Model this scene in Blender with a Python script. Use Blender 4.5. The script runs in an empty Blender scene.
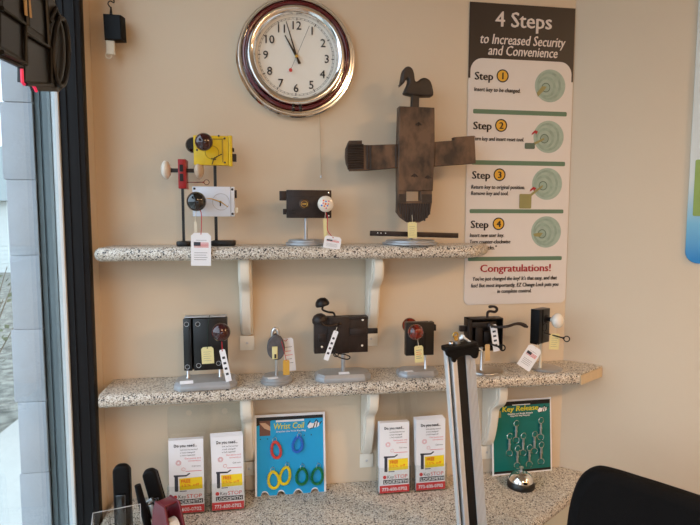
import bpy, bmesh, math, random
from mathutils import Vector, Matrix
random.seed(7)
sc = bpy.context.scene
COL = sc.collection
PI = math.pi
rad = math.radians

# ------------------------------------------------------------------ camera
CAM = Vector((0.0, -1.65, 1.6593)); FPX = 530.86
YAW, PITCH, ROLL = 0.1528, 0.083, 0.0017
cy_, sy_, cp_, sp_ = math.cos(YAW), math.sin(YAW), math.cos(PITCH), math.sin(PITCH)
FWD = Vector((sy_*cp_, cy_*cp_, -sp_)); R0 = Vector((cy_, -sy_, 0)); U0 = R0.cross(FWD)
RGT = R0*math.cos(ROLL) + U0*math.sin(ROLL); UPV = -R0*math.sin(ROLL) + U0*math.cos(ROLL)
cd = bpy.data.cameras.new('camera'); cam = bpy.data.objects.new('camera', cd); COL.objects.link(cam)
cd.sensor_width = 36; cd.lens = FPX/700*36; cd.clip_start = .02; cd.clip_end = 200
mw = Matrix((RGT, UPV, -FWD)).transposed().to_4x4(); mw.translation = CAM; cam.matrix_world = mw
sc.camera = cam

# ------------------------------------------------------------------ world, lights, exposure
sc.view_settings.view_transform = 'Standard'; sc.view_settings.look = 'None'
sc.view_settings.gamma = 1; sc.view_settings.exposure = 0.5
wd = bpy.data.worlds.new('sky'); sc.world = wd; wd.use_nodes = True
wn = wd.node_tree; bg = wn.nodes['Background']
bg.inputs['Color'].default_value = (.78, .88, 1.0, 1); bg.inputs['Strength'].default_value = 2.5

def area(name, loc, size, power, color, target=None, size_y=None, portal=False):
    l = bpy.data.lights.new(name, 'AREA'); l.energy = power; l.color = color; l.size = size
    if size_y: l.shape = 'RECTANGLE'; l.size_y = size_y
    o = bpy.data.objects.new(name, l); COL.objects.link(o); o.location = loc
    d = (Vector(target) - Vector(loc)) if target else Vector((0, 0, -1))
    o.rotation_euler = d.to_track_quat('-Z', 'Y').to_euler()
    if portal: l.cycles.is_portal = True
    return o
WARM = (1.0, .62, .32)
LAMPS = [(2.35, -2.0), (0.6, -2.9), (2.6, -4.0)]
LPOW = [36, 18, 18]
for (lx, ly), lp in zip(LAMPS, LPOW):
    area('ceiling_lamp_light', (lx, ly, 2.77), .34, lp, WARM)

# ------------------------------------------------------------------ pixel -> world on real planes
ZT, ZM, ZC = 1.5801, 1.1768, 0.80
def ray(px, py): return FWD*FPX + RGT*(px-350) - UPV*(py-262.5)
def P(px, py, Y): d = ray(px, py); return CAM + d*((Y-CAM.y)/d.y)
def PZ(px, py, z): d = ray(px, py); return CAM + d*((z-CAM.z)/d.z)
def PX(px, py, x): d = ray(px, py); return CAM + d*((x-CAM.x)/d.x)

# ------------------------------------------------------------------ materials
def lin(c): return tuple(((v/12.92) if v <= .04045 else ((v+.055)/1.055)**2.4) for v in c)
def rgb(r, g, b): return lin((r/255, g/255, b/255))
def mat(name, c, rough=.5, metal=0, var=0, vscale=20, bump=0, bscale=60, coat=0, c2=None, spec=.5, stretch=None, emit=0):
    m = bpy.data.materials.new(name); m.use_nodes = True; t = m.node_tree; b = t.nodes['Principled BSDF']
    b.inputs['Base Color'].default_value = (*c, 1); b.inputs['Roughness'].default_value = rough
    b.inputs['Metallic'].default_value = metal; b.inputs['Coat Weight'].default_value = coat
    b.inputs['Coat Roughness'].default_value = .08; b.inputs['Specular IOR Level'].default_value = spec
    tc = t.nodes.new('ShaderNodeTexCoord'); src = tc.outputs['Object']
    if stretch:
        mp = t.nodes.new('ShaderNodeMapping'); mp.inputs['Scale'].default_value = stretch
        t.links.new(src, mp.inputs['Vector']); src = mp.outputs['Vector']
    n = t.nodes.new('ShaderNodeTexNoise'); n.inputs['Scale'].default_value = vscale; n.inputs['Detail'].default_value = 4
    t.links.new(src, n.inputs['Vector'])
    r = t.nodes.new('ShaderNodeValToRGB')
    k = max(0, 1-var); cc = c2 if c2 else tuple(v*k for v in c)
    r.color_ramp.elements[0].color = (*cc, 1); r.color_ramp.elements[1].color = (*c, 1)
    r.color_ramp.elements[0].position = .35; r.color_ramp.elements[1].position = .62
    t.links.new(n.outputs['Fac'], r.inputs['Fac']); t.links.new(r.outputs['Color'], b.inputs['Base Color'])
    if bump:
        n2 = t.nodes.new('ShaderNodeTexNoise'); n2.inputs['Scale'].default_value = bscale; n2.inputs['Detail'].default_value = 3
        t.links.new(src, n2.inputs['Vector'])
        bp = t.nodes.new('ShaderNodeBump'); bp.inputs['Strength'].default_value = bump; bp.inputs['Distance'].default_value = .002
        t.links.new(n2.outputs['Fac'], bp.inputs['Height']); t.links.new(bp.outputs['Normal'], b.inputs['Normal'])
    if emit:
        b.inputs['Emission Color'].default_value = (*c, 1); b.inputs['Emission Strength'].default_value = emit
    return m

def granite():
    m = bpy.data.materials.new('speckled_granite'); m.use_nodes = True; t = m.node_tree; b = t.nodes['Principled BSDF']
    tc = t.nodes.new('ShaderNodeTexCoord')
    def vor(scale): v = t.nodes.new('ShaderNodeTexVoronoi'); v.inputs['Scale'].default_value = scale; t.links.new(tc.outputs['Object'], v.inputs['Vector']); return v
    v1 = vor(420); v2 = vor(260)
    s1 = t.nodes.new('ShaderNodeSeparateColor'); t.links.new(v1.outputs['Color'], s1.inputs['Color'])
    r1 = t.nodes.new('ShaderNodeValToRGB'); e = r1.color_ramp; e.interpolation = 'CONSTANT'
    cols = [(0, rgb(96, 88, 82)), (.08, rgb(148, 134, 118)), (.22, rgb(184, 172, 156)), (.45, rgb(206, 199, 187)), (.75, rgb(226, 222, 214))]
    e.elements[0].position = 0; e.elements[0].color = (*cols[0][1], 1); e.elements[1].position = cols[1][0]; e.elements[1].color = (*cols[1][1], 1)
    for p_, c_ in cols[2:]: x = e.elements.new(p_); x.color = (*c_, 1)
    t.links.new(s1.outputs[0], r1.inputs['Fac'])
    s2 = t.nodes.new('ShaderNodeSeparateColor'); t.links.new(v2.outputs['Color'], s2.inputs['Color'])
    r2 = t.nodes.new('ShaderNodeValToRGB'); r2.color_ramp.interpolation = 'CONSTANT'
    r2.color_ramp.elements[0].color = (1, 1, 1, 1); r2.color_ramp.elements[1].position = .075; r2.color_ramp.elements[1].color = (0, 0, 0, 1)
    t.links.new(s2.outputs[1], r2.inputs['Fac'])
    mx = t.nodes.new('ShaderNodeMix'); mx.data_type = 'RGBA'
    t.links.new(r2.outputs['Color'], mx.inputs[0]); t.links.new(r1.outputs['Color'], mx.inputs[6]); mx.inputs[7].default_value = (*rgb(56, 52, 52), 1)
    t.links.new(mx.outputs[2], b.inputs['Base Color']); b.inputs['Roughness'].default_value = .28
    return m

def clear(name, tint=(1, 1, 1), ior=1.45, alpha=.0):
    m = bpy.data.materials.new(name); m.use_nodes = True; t = m.node_tree; t.nodes.clear()
    o = t.nodes.new('ShaderNodeOutputMaterial'); tr = t.nodes.new('ShaderNodeBsdfTransparent'); tr.inputs['Color'].default_value = (*tint, 1)
    g = t.nodes.new('ShaderNodeBsdfGlossy'); g.inputs['Roughness'].default_value = .03
    f = t.nodes.new('ShaderNodeFresnel'); f.inputs['IOR'].default_value = ior
    ge = t.nodes.new('ShaderNodeNewGeometry'); mr = t.nodes.new('ShaderNodeMapRange')   # same reflectance on both faces of a thin pane
    mr.inputs[3].default_value = ior; mr.inputs[4].default_value = 1/ior
    t.links.new(ge.outputs['Backfacing'], mr.inputs[0]); t.links.new(mr.outputs[0], f.inputs['IOR'])
    mx = t.nodes.new('ShaderNodeMixShader'); t.links.new(f.outputs[0], mx.inputs[0]); t.links.new(tr.outputs[0], mx.inputs[1]); t.links.new(g.outputs[0], mx.inputs[2])
    t.links.new(mx.outputs[0], o.inputs['Surface']); return m

M = dict(
    wall=mat('wall_paint', rgb(217, 199, 175), .75, var=.03, vscale=3, bump=.12, bscale=140),
    ceil=mat('ceiling_paint', rgb(176, 164, 148), .85, var=.02, bump=.1, bscale=60),
    floor=mat('floor_vinyl', rgb(150, 140, 128), .45, var=.2, vscale=6),
    granite=granite(),
    bracket=mat('cream_paint', rgb(234, 229, 217), .42, var=.04, vscale=12),
    shelf_end=mat('raw_shelf_core', rgb(205, 184, 152), .6, var=.08, vscale=40),
    cabinet=mat('pale_cabinet', rgb(205, 208, 200), .5, var=.03),
    frame=mat('black_aluminium', rgb(24, 23, 25), .55, 0, spec=.2, var=.12, vscale=9),
    bead=mat('white_aluminium', rgb(226, 232, 236), .35, 0, var=.03),
    greyframe=mat('grey_frame', rgb(116, 128, 132), .5, 0, var=.15, vscale=14, stretch=(1, 1, .15)),
    block=mat('painted_block', rgb(176, 182, 190), .8, var=.06, vscale=12, bump=.6, bscale=90),
    chrome=mat('chrome', (.9, .89, .88), .10, 1, var=.03),
    silver=mat('silver_paint', rgb(176, 179, 184), .34, .5, var=.08, vscale=30),
    steel=mat('steel', (.66, .66, .67), .28, 1, var=.1),
    alu=mat('brushed_aluminium', (.80, .81, .82), .4, .45, var=.08, vscale=30, stretch=(1, 1, .05)),
    brass=mat('brass', rgb(214, 172, 84), .3, .9, var=.1),
    bronze=mat('aged_bronze', rgb(92, 74, 58), .42, .6, var=.35, vscale=60),
    iron=mat('black_iron', rgb(32, 27, 26), .42, .35, var=.4, vscale=45, bump=.25, bscale=180),
    iron_brown=mat('brown_iron', rgb(44, 31, 27), .45, .2, var=.45, vscale=45, bump=.25, bscale=180),
    black=mat('black_paint', rgb(17, 16, 17), .35, 0, var=.25, vscale=40),
    matte_black=mat('matte_black_plastic', rgb(16, 15, 16), .5, spec=.15, metal=0, var=.15),
    bakelite=mat('brown_bakelite', rgb(62, 20, 24), .14, 0, var=.45, vscale=55, coat=.8),
    bakelite_red=mat('mottled_red_bakelite', rgb(128, 34, 18), .12, 0, c2=rgb(52, 14, 10), vscale=80, coat=.8),
    jet=mat('glossy_black_knob', rgb(16, 17, 20), .08, 0, var=.2, coat=1),
    porcelain=mat('white_porcelain', rgb(232, 224, 212), .12, 0, var=.03, coat=.6),
    porcelain_tan=mat('aged_porcelain', rgb(208, 184, 158), .15, 0, var=.08, coat=.5),
    yellow=mat('yellow_enamel', rgb(232, 196, 22), .35, 0, var=.15, vscale=22),
    yellow_dark=mat('yellow_relief', rgb(176, 146, 18), .4, 0, var=.2, vscale=30),
    red=mat('red_enamel', rgb(166, 24, 28), .35, 0, var=.15, vscale=30),
    white_enamel=mat('pale_blue_white_enamel', rgb(214, 222, 236), .3, 0, var=.05),
    wood=mat('carved_dark_wood', rgb(106, 80, 60), .62, 0, c2=rgb(52, 38, 29), vscale=22, bump=.8, bscale=70, stretch=(1.3, 1, .8)),
    wood_dark=mat('blackened_wood', rgb(54, 42, 35), .5, 0, var=.4, vscale=30, bump=.5, bscale=80),
    face=mat('clock_face_white', rgb(236, 232, 222), .55, 0, var=.02),
    neon=mat('dark_red_tube', rgb(92, 12, 24), .1, 0, var=.1, coat=1),
    ink=mat('black_ink', rgb(22, 20, 22), .6), reddot=mat('red_plastic', rgb(190, 40, 44), .4),
    hand=mat('dark_bronze_hand', rgb(58, 48, 36), .4, .3),
    poster=mat('poster_white', rgb(220, 213, 208), .5, 0, var=.015),
    poster_dark=mat('poster_brown_black', rgb(44, 35, 32), .5), poster_green=mat('poster_green', rgb(92, 122, 98), .55),
    gold=mat('poster_gold', rgb(222, 168, 48), .5), text_light=mat('poster_cream_text', rgb(232, 220, 212), .5),
    crimson=mat('crimson_ink', rgb(168, 22, 38), .5), lockpale=mat('printed_lock_pale', rgb(160, 180, 168), .5, var=.15, vscale=40),
    lockmid=mat('printed_lock_mid', rgb(148, 170, 156), .5, var=.2, vscale=50), lockdark=mat('printed_lock_dark', rgb(84, 106, 92), .5, var=.2, vscale=40),
    khaki=mat('printed_key', rgb(150, 144, 92), .5, var=.1),
    white_paper=mat('white_paper', rgb(236, 238, 244), .6), grey_ink=mat('grey_ink', rgb(110, 112, 122), .6), slate=mat('dark_slate_ink', rgb(52, 56, 68), .6),
    pink_ink=mat('pink_ink', rgb(216, 110, 126), .6), red_ink=mat('red_ink', rgb(212, 44, 52), .55), yellow_ink=mat('yellow_ink', rgb(244, 214, 30), .55),
    orange_ink=mat('orange_ink', rgb(226, 104, 34), .55), blue_ink=mat('blue_flag_ink', rgb(48, 56, 96), .6),
    cream=mat('cream_tag_card', rgb(226, 216, 158), .6, var=.04), gold_tag=mat('gold_tag_card', rgb(206, 160, 62), .55, var=.1),
    tan_tag=mat('tan_tag_card', rgb(206, 170, 118), .6, var=.05),
    cyan=mat('cyan_card', rgb(0, 166, 224), .4, 0, c2=rgb(0, 152, 212), vscale=4), teal=mat('teal_card', rgb(6, 116, 112), .4, 0, c2=rgb(8, 106, 104), vscale=4),
    yellow_text=mat('bright_yellow_text', rgb(236, 226, 60), .5),
    coil_red=mat('red_coil', rgb(222, 74, 62), .35), coil_blue=mat('blue_coil', rgb(52, 116, 214), .35),
    coil_yellow=mat('yellow_coil', rgb(236, 214, 10), .35), coil_green=mat('green_coil', rgb(10, 122, 62), .35),
    photo_skin=mat('printed_wrist', rgb(206, 170, 140), .5, var=.1), photo_brown=mat('printed_brown', rgb(120, 78, 58), .5, var=.2),
    cord=mat('tan_cord', rgb(196, 178, 150), .8), string=mat('white_string', rgb(222, 214, 196), .8), red_string=mat('red_string', rgb(186, 30, 44), .7), green_wire=mat('dark_green_wire', rgb(34, 62, 48), .6),
    maroon=mat('maroon_plastic', rgb(112, 34, 46), .3, 0, var=.08, coat=.2), tape=mat('white_tape', rgb(226, 228, 232), .35),
    fabric=mat('black_upholstery', rgb(12, 11, 12), .9, 0, spec=.2, var=.25, vscale=300, bump=.5, bscale=700),
    sign_glass=mat('dark_sign_plastic', rgb(12, 17, 28), .3, 0, var=.2, vscale=7), sign_frame=mat('sign_housing', rgb(22, 20, 21), .4, 0, var=.15),
    sign_pink=mat('pink_tube', rgb(228, 40, 86), .4, emit=.35),
    siding=mat('pale_siding', rgb(214, 218, 214), .7, var=.04), roof=mat('grey_roof', rgb(132, 142, 142), .8, var=.1),
    ground=mat('gravel_ground', rgb(134, 134, 124), .9, 0, c2=rgb(66, 68, 62), vscale=9, bump=.8, bscale=30), concrete=mat('pale_concrete', rgb(176, 176, 170), .85, var=.06),
    twig=mat('bare_twigs', rgb(104, 92, 74), .9, var=.3), leaf=mat('dull_leaves', rgb(92, 100, 72), .8, var=.4, vscale=8),
    blueprint=mat('poster_blue', rgb(30, 136, 202), .4), blue_poster=None,
    limegreen=mat('lime_print', rgb(150, 176, 88), .5, var=.2, vscale=12),
    window_glass=clear('window_glass', (.90, .95, .97), 1.45), acrylic=clear('clear_acrylic', (.96, .975, .975), 1.5),
    lamp=mat('lamp_diffuser', (1, .78, .52), .5, emit=3.0),
)
def gradient_poster():
    m = bpy.data.materials.new('printed_blue_poster'); m.use_nodes = True; t = m.node_tree; b = t.nodes['Principled BSDF']
    tc = t.nodes.new('ShaderNodeTexCoord'); sp = t.nodes.new('ShaderNodeSeparateXYZ'); t.links.new(tc.outputs['Object'], sp.inputs[0])
    r = t.nodes.new('ShaderNodeValToRGB'); e = r.color_ramp
    mr = t.nodes.new('ShaderNodeMapRange'); mr.inputs[1].default_value = 0; mr.inputs[2].default_value = .6
    t.links.new(sp.outputs[2], mr.inputs[0]); t.links.new(mr.outputs[0], r.inputs['Fac'])
    e.elements[0].position = 0.02; e.elements[0].color = (*rgb(26, 128, 196), 1); e.elements[1].position = .42; e.elements[1].color = (*rgb(214, 220, 218), 1)
    x = e.elements.new(.2); x.color = (*rgb(120, 184, 216), 1)
    t.links.new(r.outputs['Color'], b.inputs['Base Color']); b.inputs['Roughness'].default_value = .4; return m
M['blue_poster'] = gradient_poster()

# ------------------------------------------------------------------ mesh helpers
def Fr(o, x=(1, 0, 0), z=(0, 0, 1)):
    x = Vector(x).normalized(); z = Vector(z); z = (z - x*z.dot(x)).normalized(); n = x.cross(z)
    m = Matrix((x, z, n)).transposed().to_4x4(); m.translation = Vector(o); return m
def Frot(o, yaw=0, rot=0, tilt=0):
    """front-facing frame; yaw turns the normal from -y towards +x, rot turns in its own plane, tilt leans the top to the wall"""
    x = Vector((math.cos(yaw), math.sin(yaw), 0)); n = Vector((math.sin(yaw), -math.cos(yaw), 0)); z = Vector((0, 0, 1))
    z2 = z*math.cos(tilt) - n*math.sin(tilt)
    x3 = x*math.cos(rot) + z2*math.sin(rot); z3 = z2*math.cos(rot) - x*math.sin(rot)
    return Fr(o, x3, z3)
class MB:
    def __init__(s): s.v = []; s.f = []
    def add(s, vs, fs):
        k = len(s.v); s.v += [tuple(v) for v in vs]; s.f += [tuple(i+k for i in f) for f in fs]; return s
    def addmesh(s, me, Mx):
        return s.add([Mx @ v.co for v in me.vertices], [tuple(p.vertices) for p in me.polygons])
    def box(s, Mx, a, b, bev=0, seg=2):
        bm = bmesh.new(); lo = [min(a[i], b[i]) for i in range(3)]; hi = [max(a[i], b[i]) for i in range(3)]
        bmesh.ops.create_cube(bm, size=1)
        for v in bm.verts: v.co = Vector([(lo[i]+hi[i])/2 + v.co[i]*(hi[i]-lo[i]) for i in range(3)])
        if bev: bmesh.ops.bevel(bm, geom=list(bm.edges), offset=min(bev, .45*min(hi[i]-lo[i] for i in range(3))), segments=seg, affect='EDGES', profile=.5)
        bm.verts.index_update(); s.add([Mx @ v.co for v in bm.verts], [tuple(v.index for v in f.verts) for f in bm.faces]); bm.free(); return s
    def prism(s, Mx, pts, w0, w1, bev=0, seg=2, pick=None):
        bm = bmesh.new(); n = len(pts)
        lo = [bm.verts.new((p[0], p[1], w0)) for p in pts]; hi = [bm.verts.new((p[0], p[1], w1)) for p in pts]
        bm.faces.new(list(reversed(lo))); bm.faces.new(hi)
        for i in range(n): bm.faces.new((lo[i], lo[(i+1) % n], hi[(i+1) % n], hi[i]))
        bmesh.ops.recalc_face_normals(bm, faces=bm.faces)
        if bev:
            es = [e for e in bm.edges if (pick is None or pick((e.verts[0].co+e.verts[1].co)/2, e))]
            bmesh.ops.bevel(bm, geom=es, offset=bev, segments=seg, affect='EDGES', profile=.5)
        bm.verts.index_update(); s.add([Mx @ v.co for v in bm.verts], [tuple(v.index for v in f.verts) for f in bm.faces]); bm.free(); return s
    def tube(s, pts, r, seg=10, sy=1.0):
        pts = [Vector(p) for p in pts]; n = len(pts); rs = r if isinstance(r, (list, tuple)) else [r]*n
        vs = []; fs = []; t0 = (pts[1]-pts[0]).normalized(); a = t0.orthogonal().normalized()
        for i, p in enumerate(pts):
            t = (pts[min(i+1, n-1)]-pts[max(i-1, 0)]).normalized()
            a = (a - t*a.dot(t)).normalized(); b = t.cross(a)
            for k in range(seg):
                q = 2*PI*k/seg; d = (a*math.cos(q)+b*math.sin(q))*rs[i]
                vs.append(p + Vector((d.x, d.y*sy, d.z)))
        for i in range(n-1):
            for k in range(seg): fs.append((i*seg+k, i*seg+(k+1) % seg, (i+1)*seg+(k+1) % seg, (i+1)*seg+k))
        fs.append(tuple(reversed(range(seg)))); fs.append(tuple((n-1)*seg+k for k in range(seg)))
        return s.add(vs, fs)
    def lathe(s, o, axis, prof, seg=32, sx=1.0):
        o = Vector(o); t = Vector(axis).normalized(); a = t.orthogonal().normalized()
        if abs(t.z) < .5: a = Vector((0, 0, 1)); a = (a-t*a.dot(t)).normalized()
        b = t.cross(a); vs = []; fs = []; n = len(prof)
        for r, h in prof:
            r = max(r, 1e-5)
            for k in range(seg):
                q = 2*PI*k/seg; vs.append(o+t*h+(a*math.cos(q)+b*math.sin(q)*sx)*r)
        for i in range(n-1):
            for k in range(seg): fs.append((i*seg+k, i*seg+(k+1) % seg, (i+1)*seg+(k+1) % seg, (i+1)*seg+k))
        if prof[0][0] > 1e-4: fs.append(tuple(reversed(range(seg))))
        if prof[-1][0] > 1e-4: fs.append(tuple((n-1)*seg+k for k in range(seg)))
        return s.add(vs, fs)
    def ball(s, o, r, axis=(0, -1, 0), ry=None, n=12, seg=28):
        ry = ry or r
        return s.lathe(o, axis, [(r*math.sin(PI*i/n), -ry*math.cos(PI*i/n)) for i in range(n+1)], seg)
    def torus(s, o, nrm, R, r, seg=36, sg=8, sx=1.0, sz=1.0):
        F = Fr(o, Vector(nrm).orthogonal()) if abs(Vector(nrm).y) < .5 else Fr(o)
        nn = Vector(nrm).normalized()
        if abs(nn.y) < .5:
            x = nn.orthogonal().normalized(); F = Fr(o, x, nn.cross(x))
        else:
            x = Vector((0, 0, 1)).cross(nn)*-1; x = x.normalized() if x.length > 1e-4 else Vector((1, 0, 0)); F = Fr(o, x, (0, 0, 1))
        vs = []; fs = []
        for i in range(seg):
            q = 2*PI*i/seg
            for k in range(sg):
                w = 2*PI*k/sg; rr = R + r*math.cos(w)
                vs.append(F @ Vector((rr*math.cos(q)*sx, rr*math.sin(q)*sz, r*math.sin(w))))
        for i in range(seg):
            for k in range(sg): fs.append((i*sg+k, ((i+1) % seg)*sg+k, ((i+1) % seg)*sg+(k+1) % sg, i*sg+(k+1) % sg))
        return s.add(vs, fs)
    def prof(s, Mx, outlines, w0, w1, bev=0, smooth=False):
        """filled 2D outline(s) with holes, extruded w0..w1 along the frame normal"""
        cu = bpy.data.curves.new('t', 'CURVE'); cu.dimensions = '2D'; cu.fill_mode = 'BOTH'
        cu.extrude = max((w1-w0)/2-bev, 1e-5); cu.bevel_depth = bev; cu.bevel_resolution = 2; cu.offset = -bev
        for pts in outlines:
            sp = cu.splines.new('POLY'); sp.points.add(len(pts)-1)
            for q, p in zip(sp.points, pts): q.co = (p[0], p[1], 0, 1)
            sp.use_cyclic_u = True
        o = bpy.data.objects.new('t', cu); me = bpy.data.meshes.new_from_object(o)
        s.addmesh(me, Mx @ Matrix.Translation((0, 0, (w0+w1)/2))); bpy.data.objects.remove(o); bpy.data.curves.remove(cu); bpy.data.meshes.remove(me)
        return s
    def text(s, Mx, txt, w=None, h=None, bold=0, shear=0, align='LEFT', base=(0, 0), depth=.0002, lift=.0003, rot=0, spacing=1):
        cu = bpy.data.curves.new('t', 'FONT'); cu.body = txt; cu.size = 1; cu.resolution_u = 2; cu.shear = shear
        cu.extrude = .001; cu.space_character = spacing
        o = bpy.data.objects.new('t', cu); me = bpy.data.meshes.new_from_object(o)
        xs = [v.co.x for v in me.vertices]
        if not xs: return s
        x0, x1 = min(xs), max(xs); sy = (h or .01)/.70; sx = (w/(x1-x0)) if w else sy
        dx = {'LEFT': 0, 'CENTER': -(x1-x0)/2, 'RIGHT': -(x1-x0)}[align]
        T = Mx @ Matrix.Translation((base[0], base[1], lift)) @ Matrix.Rotation(rot, 4, 'Z') @ Matrix.Diagonal((sx, sy, depth/.002, 1)) @ Matrix.Translation((dx-x0, 0, 0))
        for k_ in ((0,) if not bold else (-1, 0, 1)):      # heavier strokes
            s.addmesh(me, T @ Matrix.Translation((k_*bold*.8, 0, k_*.02)))
        bpy.data.objects.remove(o); bpy.data.curves.remove(cu); bpy.data.meshes.remove(me); return s
    def build(s, name, m, parent=None, flat=False, label=None, ang=38, kind=None):
        root = parent
        while root is not None and root.parent is not None: root = root.parent
        off = Vector(root['_o']) if root is not None and '_o' in root else Vector((0, 0, 0))
        me = bpy.data.meshes.new(name); me.from_pydata([tuple(Vector(v)-off) for v in s.v], [], s.f); me.validate()
        bm = bmesh.new(); bm.from_mesh(me); bmesh.ops.recalc_face_normals(bm, faces=bm.faces); bm.to_mesh(me); bm.free()
        if not flat: me.shade_smooth(); me.set_sharp_from_angle(angle=rad(ang))
        me.materials.append(M[m] if isinstance(m, str) else m)
        o = bpy.data.objects.new(name, me); COL.objects.link(o)
        if parent is not None: o.parent = parent
        if label: o['label'] = label
        if kind: o['kind'] = kind
        return o
ROOTS = []
def thing(name, label, cat, loc, group=None):
    o = bpy.data.objects.new(name, None); o.empty_display_size = .02; COL.objects.link(o); o.location = loc
    o['label'] = label; o['category'] = cat; o['_o'] = list(loc)
    if group: o['group'] = group
    ROOTS.append(o); return o
def tag1(o, label, cat, group=None):
    o['label'] = label; o['category'] = cat
    if group: o['group'] = group
    return o
def struct(name, mb, m, flat=True):
    o = mb.build(name, m, None, flat); o['kind'] = 'structure'; return o
I4 = Fr((0, 0, 0), (1, 0, 0), (0, 1, 0))     # u=x, v=y, w=z
def wbox(mb, a, b, bev=0): return mb.box(Matrix.Identity(4), a, b, bev)
def rrect(u0, v0, u1, v1, r, n=5, corners=(1, 1, 1, 1)):
    pts = []
    for (cx, cy, a0, on, kx, ky) in ((u1-r, v0+r, -90, corners[0], u1, v0), (u1-r, v1-r, 0, corners[1], u1, v1), (u0+r, v1-r, 90, corners[2], u0, v1), (u0+r, v0+r, 180, corners[3], u0, v0)):
        if not on: pts.append((kx, ky)); continue
        for i in range(n+1): q = rad(a0+90*i/n); pts.append((cx+r*math.cos(q), cy+r*math.sin(q)))
    return pts
def circ(cx, cy, r, n=28, ry=None): return [(cx+r*math.cos(2*PI*i/n), cy+(ry or r)*math.sin(2*PI*i/n)) for i in range(n)]
def spl(pts, n=6):
    """catmull-rom through points (2D or 3D)"""
    P_ = [Vector(p) for p in pts]; out = []
    for i in range(len(P_)-1):
        a, b, c, d = P_[max(i-1, 0)], P_[i], P_[i+1], P_[min(i+2, len(P_)-1)]
        for k in range(n):
            t = k/n; out.append(.5*((2*b)+(c-a)*t+(2*a-5*b+4*c-d)*t*t+(3*b-a-3*c+d)*t**3))
    out.append(P_[-1]); return out
class PF:
    """a real vertical plane (wall-parallel) at depth Y; measures things in it"""
    def __init__(s, Y): s.Y = Y
    def p(s, px, py, dy=0): return P(px, py, s.Y+dy)
    def sz(s, px, py): return (s.p(px+1, py)-s.p(px-1, py)).length/2
    def rect(s, x0, y0, x1, y1):
        ym = (y0+y1)/2; xm = (x0+x1)/2
        return s.p(x0, ym).x, s.p(xm, y1).z, s.p(x1, ym).x, s.p(xm, y0).z
    def F(s, dy=0): return Fr((0, s.Y+dy, 0))

# ================================================================== SETTING
CX = .9925
WD = Vector((math.cos(rad(40)), -math.sin(rad(40)), 0))   # direction of the angled right wall
CEIL = 2.8; XR = 4.6; RWE = Vector((XR, -(XR-CX)*math.tan(rad(40)), 0)); YB = -5.2
mb = MB(); wbox(mb, (-.70, 0, 0), (CX+.02, .15, CEIL)); struct('wall_back', mb, 'wall')
n_ = Vector((-math.sin(rad(40)), -math.cos(rad(40)), 0)); out = -n_*.15
A = Vector((CX, 0, 0))
mb = MB(); mb.prism(I4, [(A.x, A.y), (RWE.x, RWE.y), (RWE.x+out.x, RWE.y+out.y), (A.x+out.x, A.y+out.y)], 0, CEIL); struct('wall_right', mb, 'wall')
mb = MB(); wbox(mb, (XR, YB, 0), (XR+.12, RWE.y+.1, CEIL)); struct('wall_far_right', mb, 'wall')
mb = MB(); wbox(mb, (-.685, YB-.12, 0), (0, YB, CEIL)); wbox(mb, (2.0, YB-.12, 0), (XR+.12, YB, CEIL)); wbox(mb, (0, YB-.12, 0), (2.0, YB, .3)); wbox(mb, (0, YB-.12, 1.7), (2.0, YB, CEIL)); struct('wall_front', mb, 'wall')
w = bpy.data.objects.new('window_2', None); COL.objects.link(w); w['kind'] = 'structure'; w['_o'] = [0, 0, 0]
mb = MB()
for (a, b) in (((0, YB-.08, .3), (.05, YB-.02, 1.7)), ((1.95, YB-.08, .3), (2.0, YB-.02, 1.7)), ((.05, YB-.08, .3), (1.95, YB-.02, .35)), ((.05, YB-.08, 1.65), (1.95, YB-.02, 1.7)), ((1.0, YB-.08, .35), (1.05, YB-.02, 1.65))): wbox(mb, a, b)
mb.build('window_frame', 'frame', w)
mb = MB(); wbox(mb, (.05, YB-.053, .35), (1.95, YB-.047, 1.65)); mb.build('pane', 'window_glass', w, flat=True)
WX = -.493; WY0, WY1, WZ0, WZ1 = -.075, -3.1, .16, 2.72
mb = MB(); wbox(mb, (WX-.12, WY0, 0), (WX, 0, CEIL)); wbox(mb, (WX-.12, WY1, 0), (WX, WY0, WZ0)); wbox(mb, (WX-.12, WY1, WZ1), (WX, WY0, CEIL))
wbox(mb, (WX-.12, YB, 0), (WX, WY1, CEIL)); struct('wall_left', mb, 'wall')
mb = MB(); wbox(mb, (-.7, YB-.1, -.1), (XR+.1, .1, 0)); struct('floor', mb, 'floor')
mb = MB(); wbox(mb, (-.7, YB-.1, CEIL), (XR+.1, .1, CEIL+.1)); struct('ceiling', mb, 'ceil')
# storefront window in the left wall
w = bpy.data.objects.new('window_1', None); COL.objects.link(w); w['kind'] = 'structure'; w['_o'] = [0, 0, 0]
mb = MB()
for (a, b) in (((-.547, -.105, WZ0), (-.486, WY0+.0, WZ1)), ((-.547, WY1, WZ0), (-.486, WY1+.05, WZ1)), ((-.547, WY1, WZ0), (-.486, WY0, WZ0+.05)), ((-.547, WY1, WZ1-.05), (-.486, WY0, WZ1))): wbox(mb, a, b, .002)
wbox(mb, (-.504, -.1085, WZ0), (-.500, -.104, WZ1)); wbox(mb, (-.532, -.1085, WZ0), (-.528, -.104, WZ1))
mb.build('window_frame', 'frame', w)
mb = MB(); wbox(mb, (-.565, -.112, WZ0), (-.547, -.08, WZ1), .002); mb.build('glazing_bead', 'bead', w, label='white glazing bead')
mb = MB()
wbox(mb, (-.585, -.116, 0), (-.566, .1, 3.0)); wbox(mb, (-.594, -.104, 0), (-.585, .1, 3.0)); wbox(mb, (-.606, -.11, 0), (-.594, .1, 3.0)); mb.build('outer_frame', 'greyframe', w, label='weathered grey outer frame')
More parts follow.
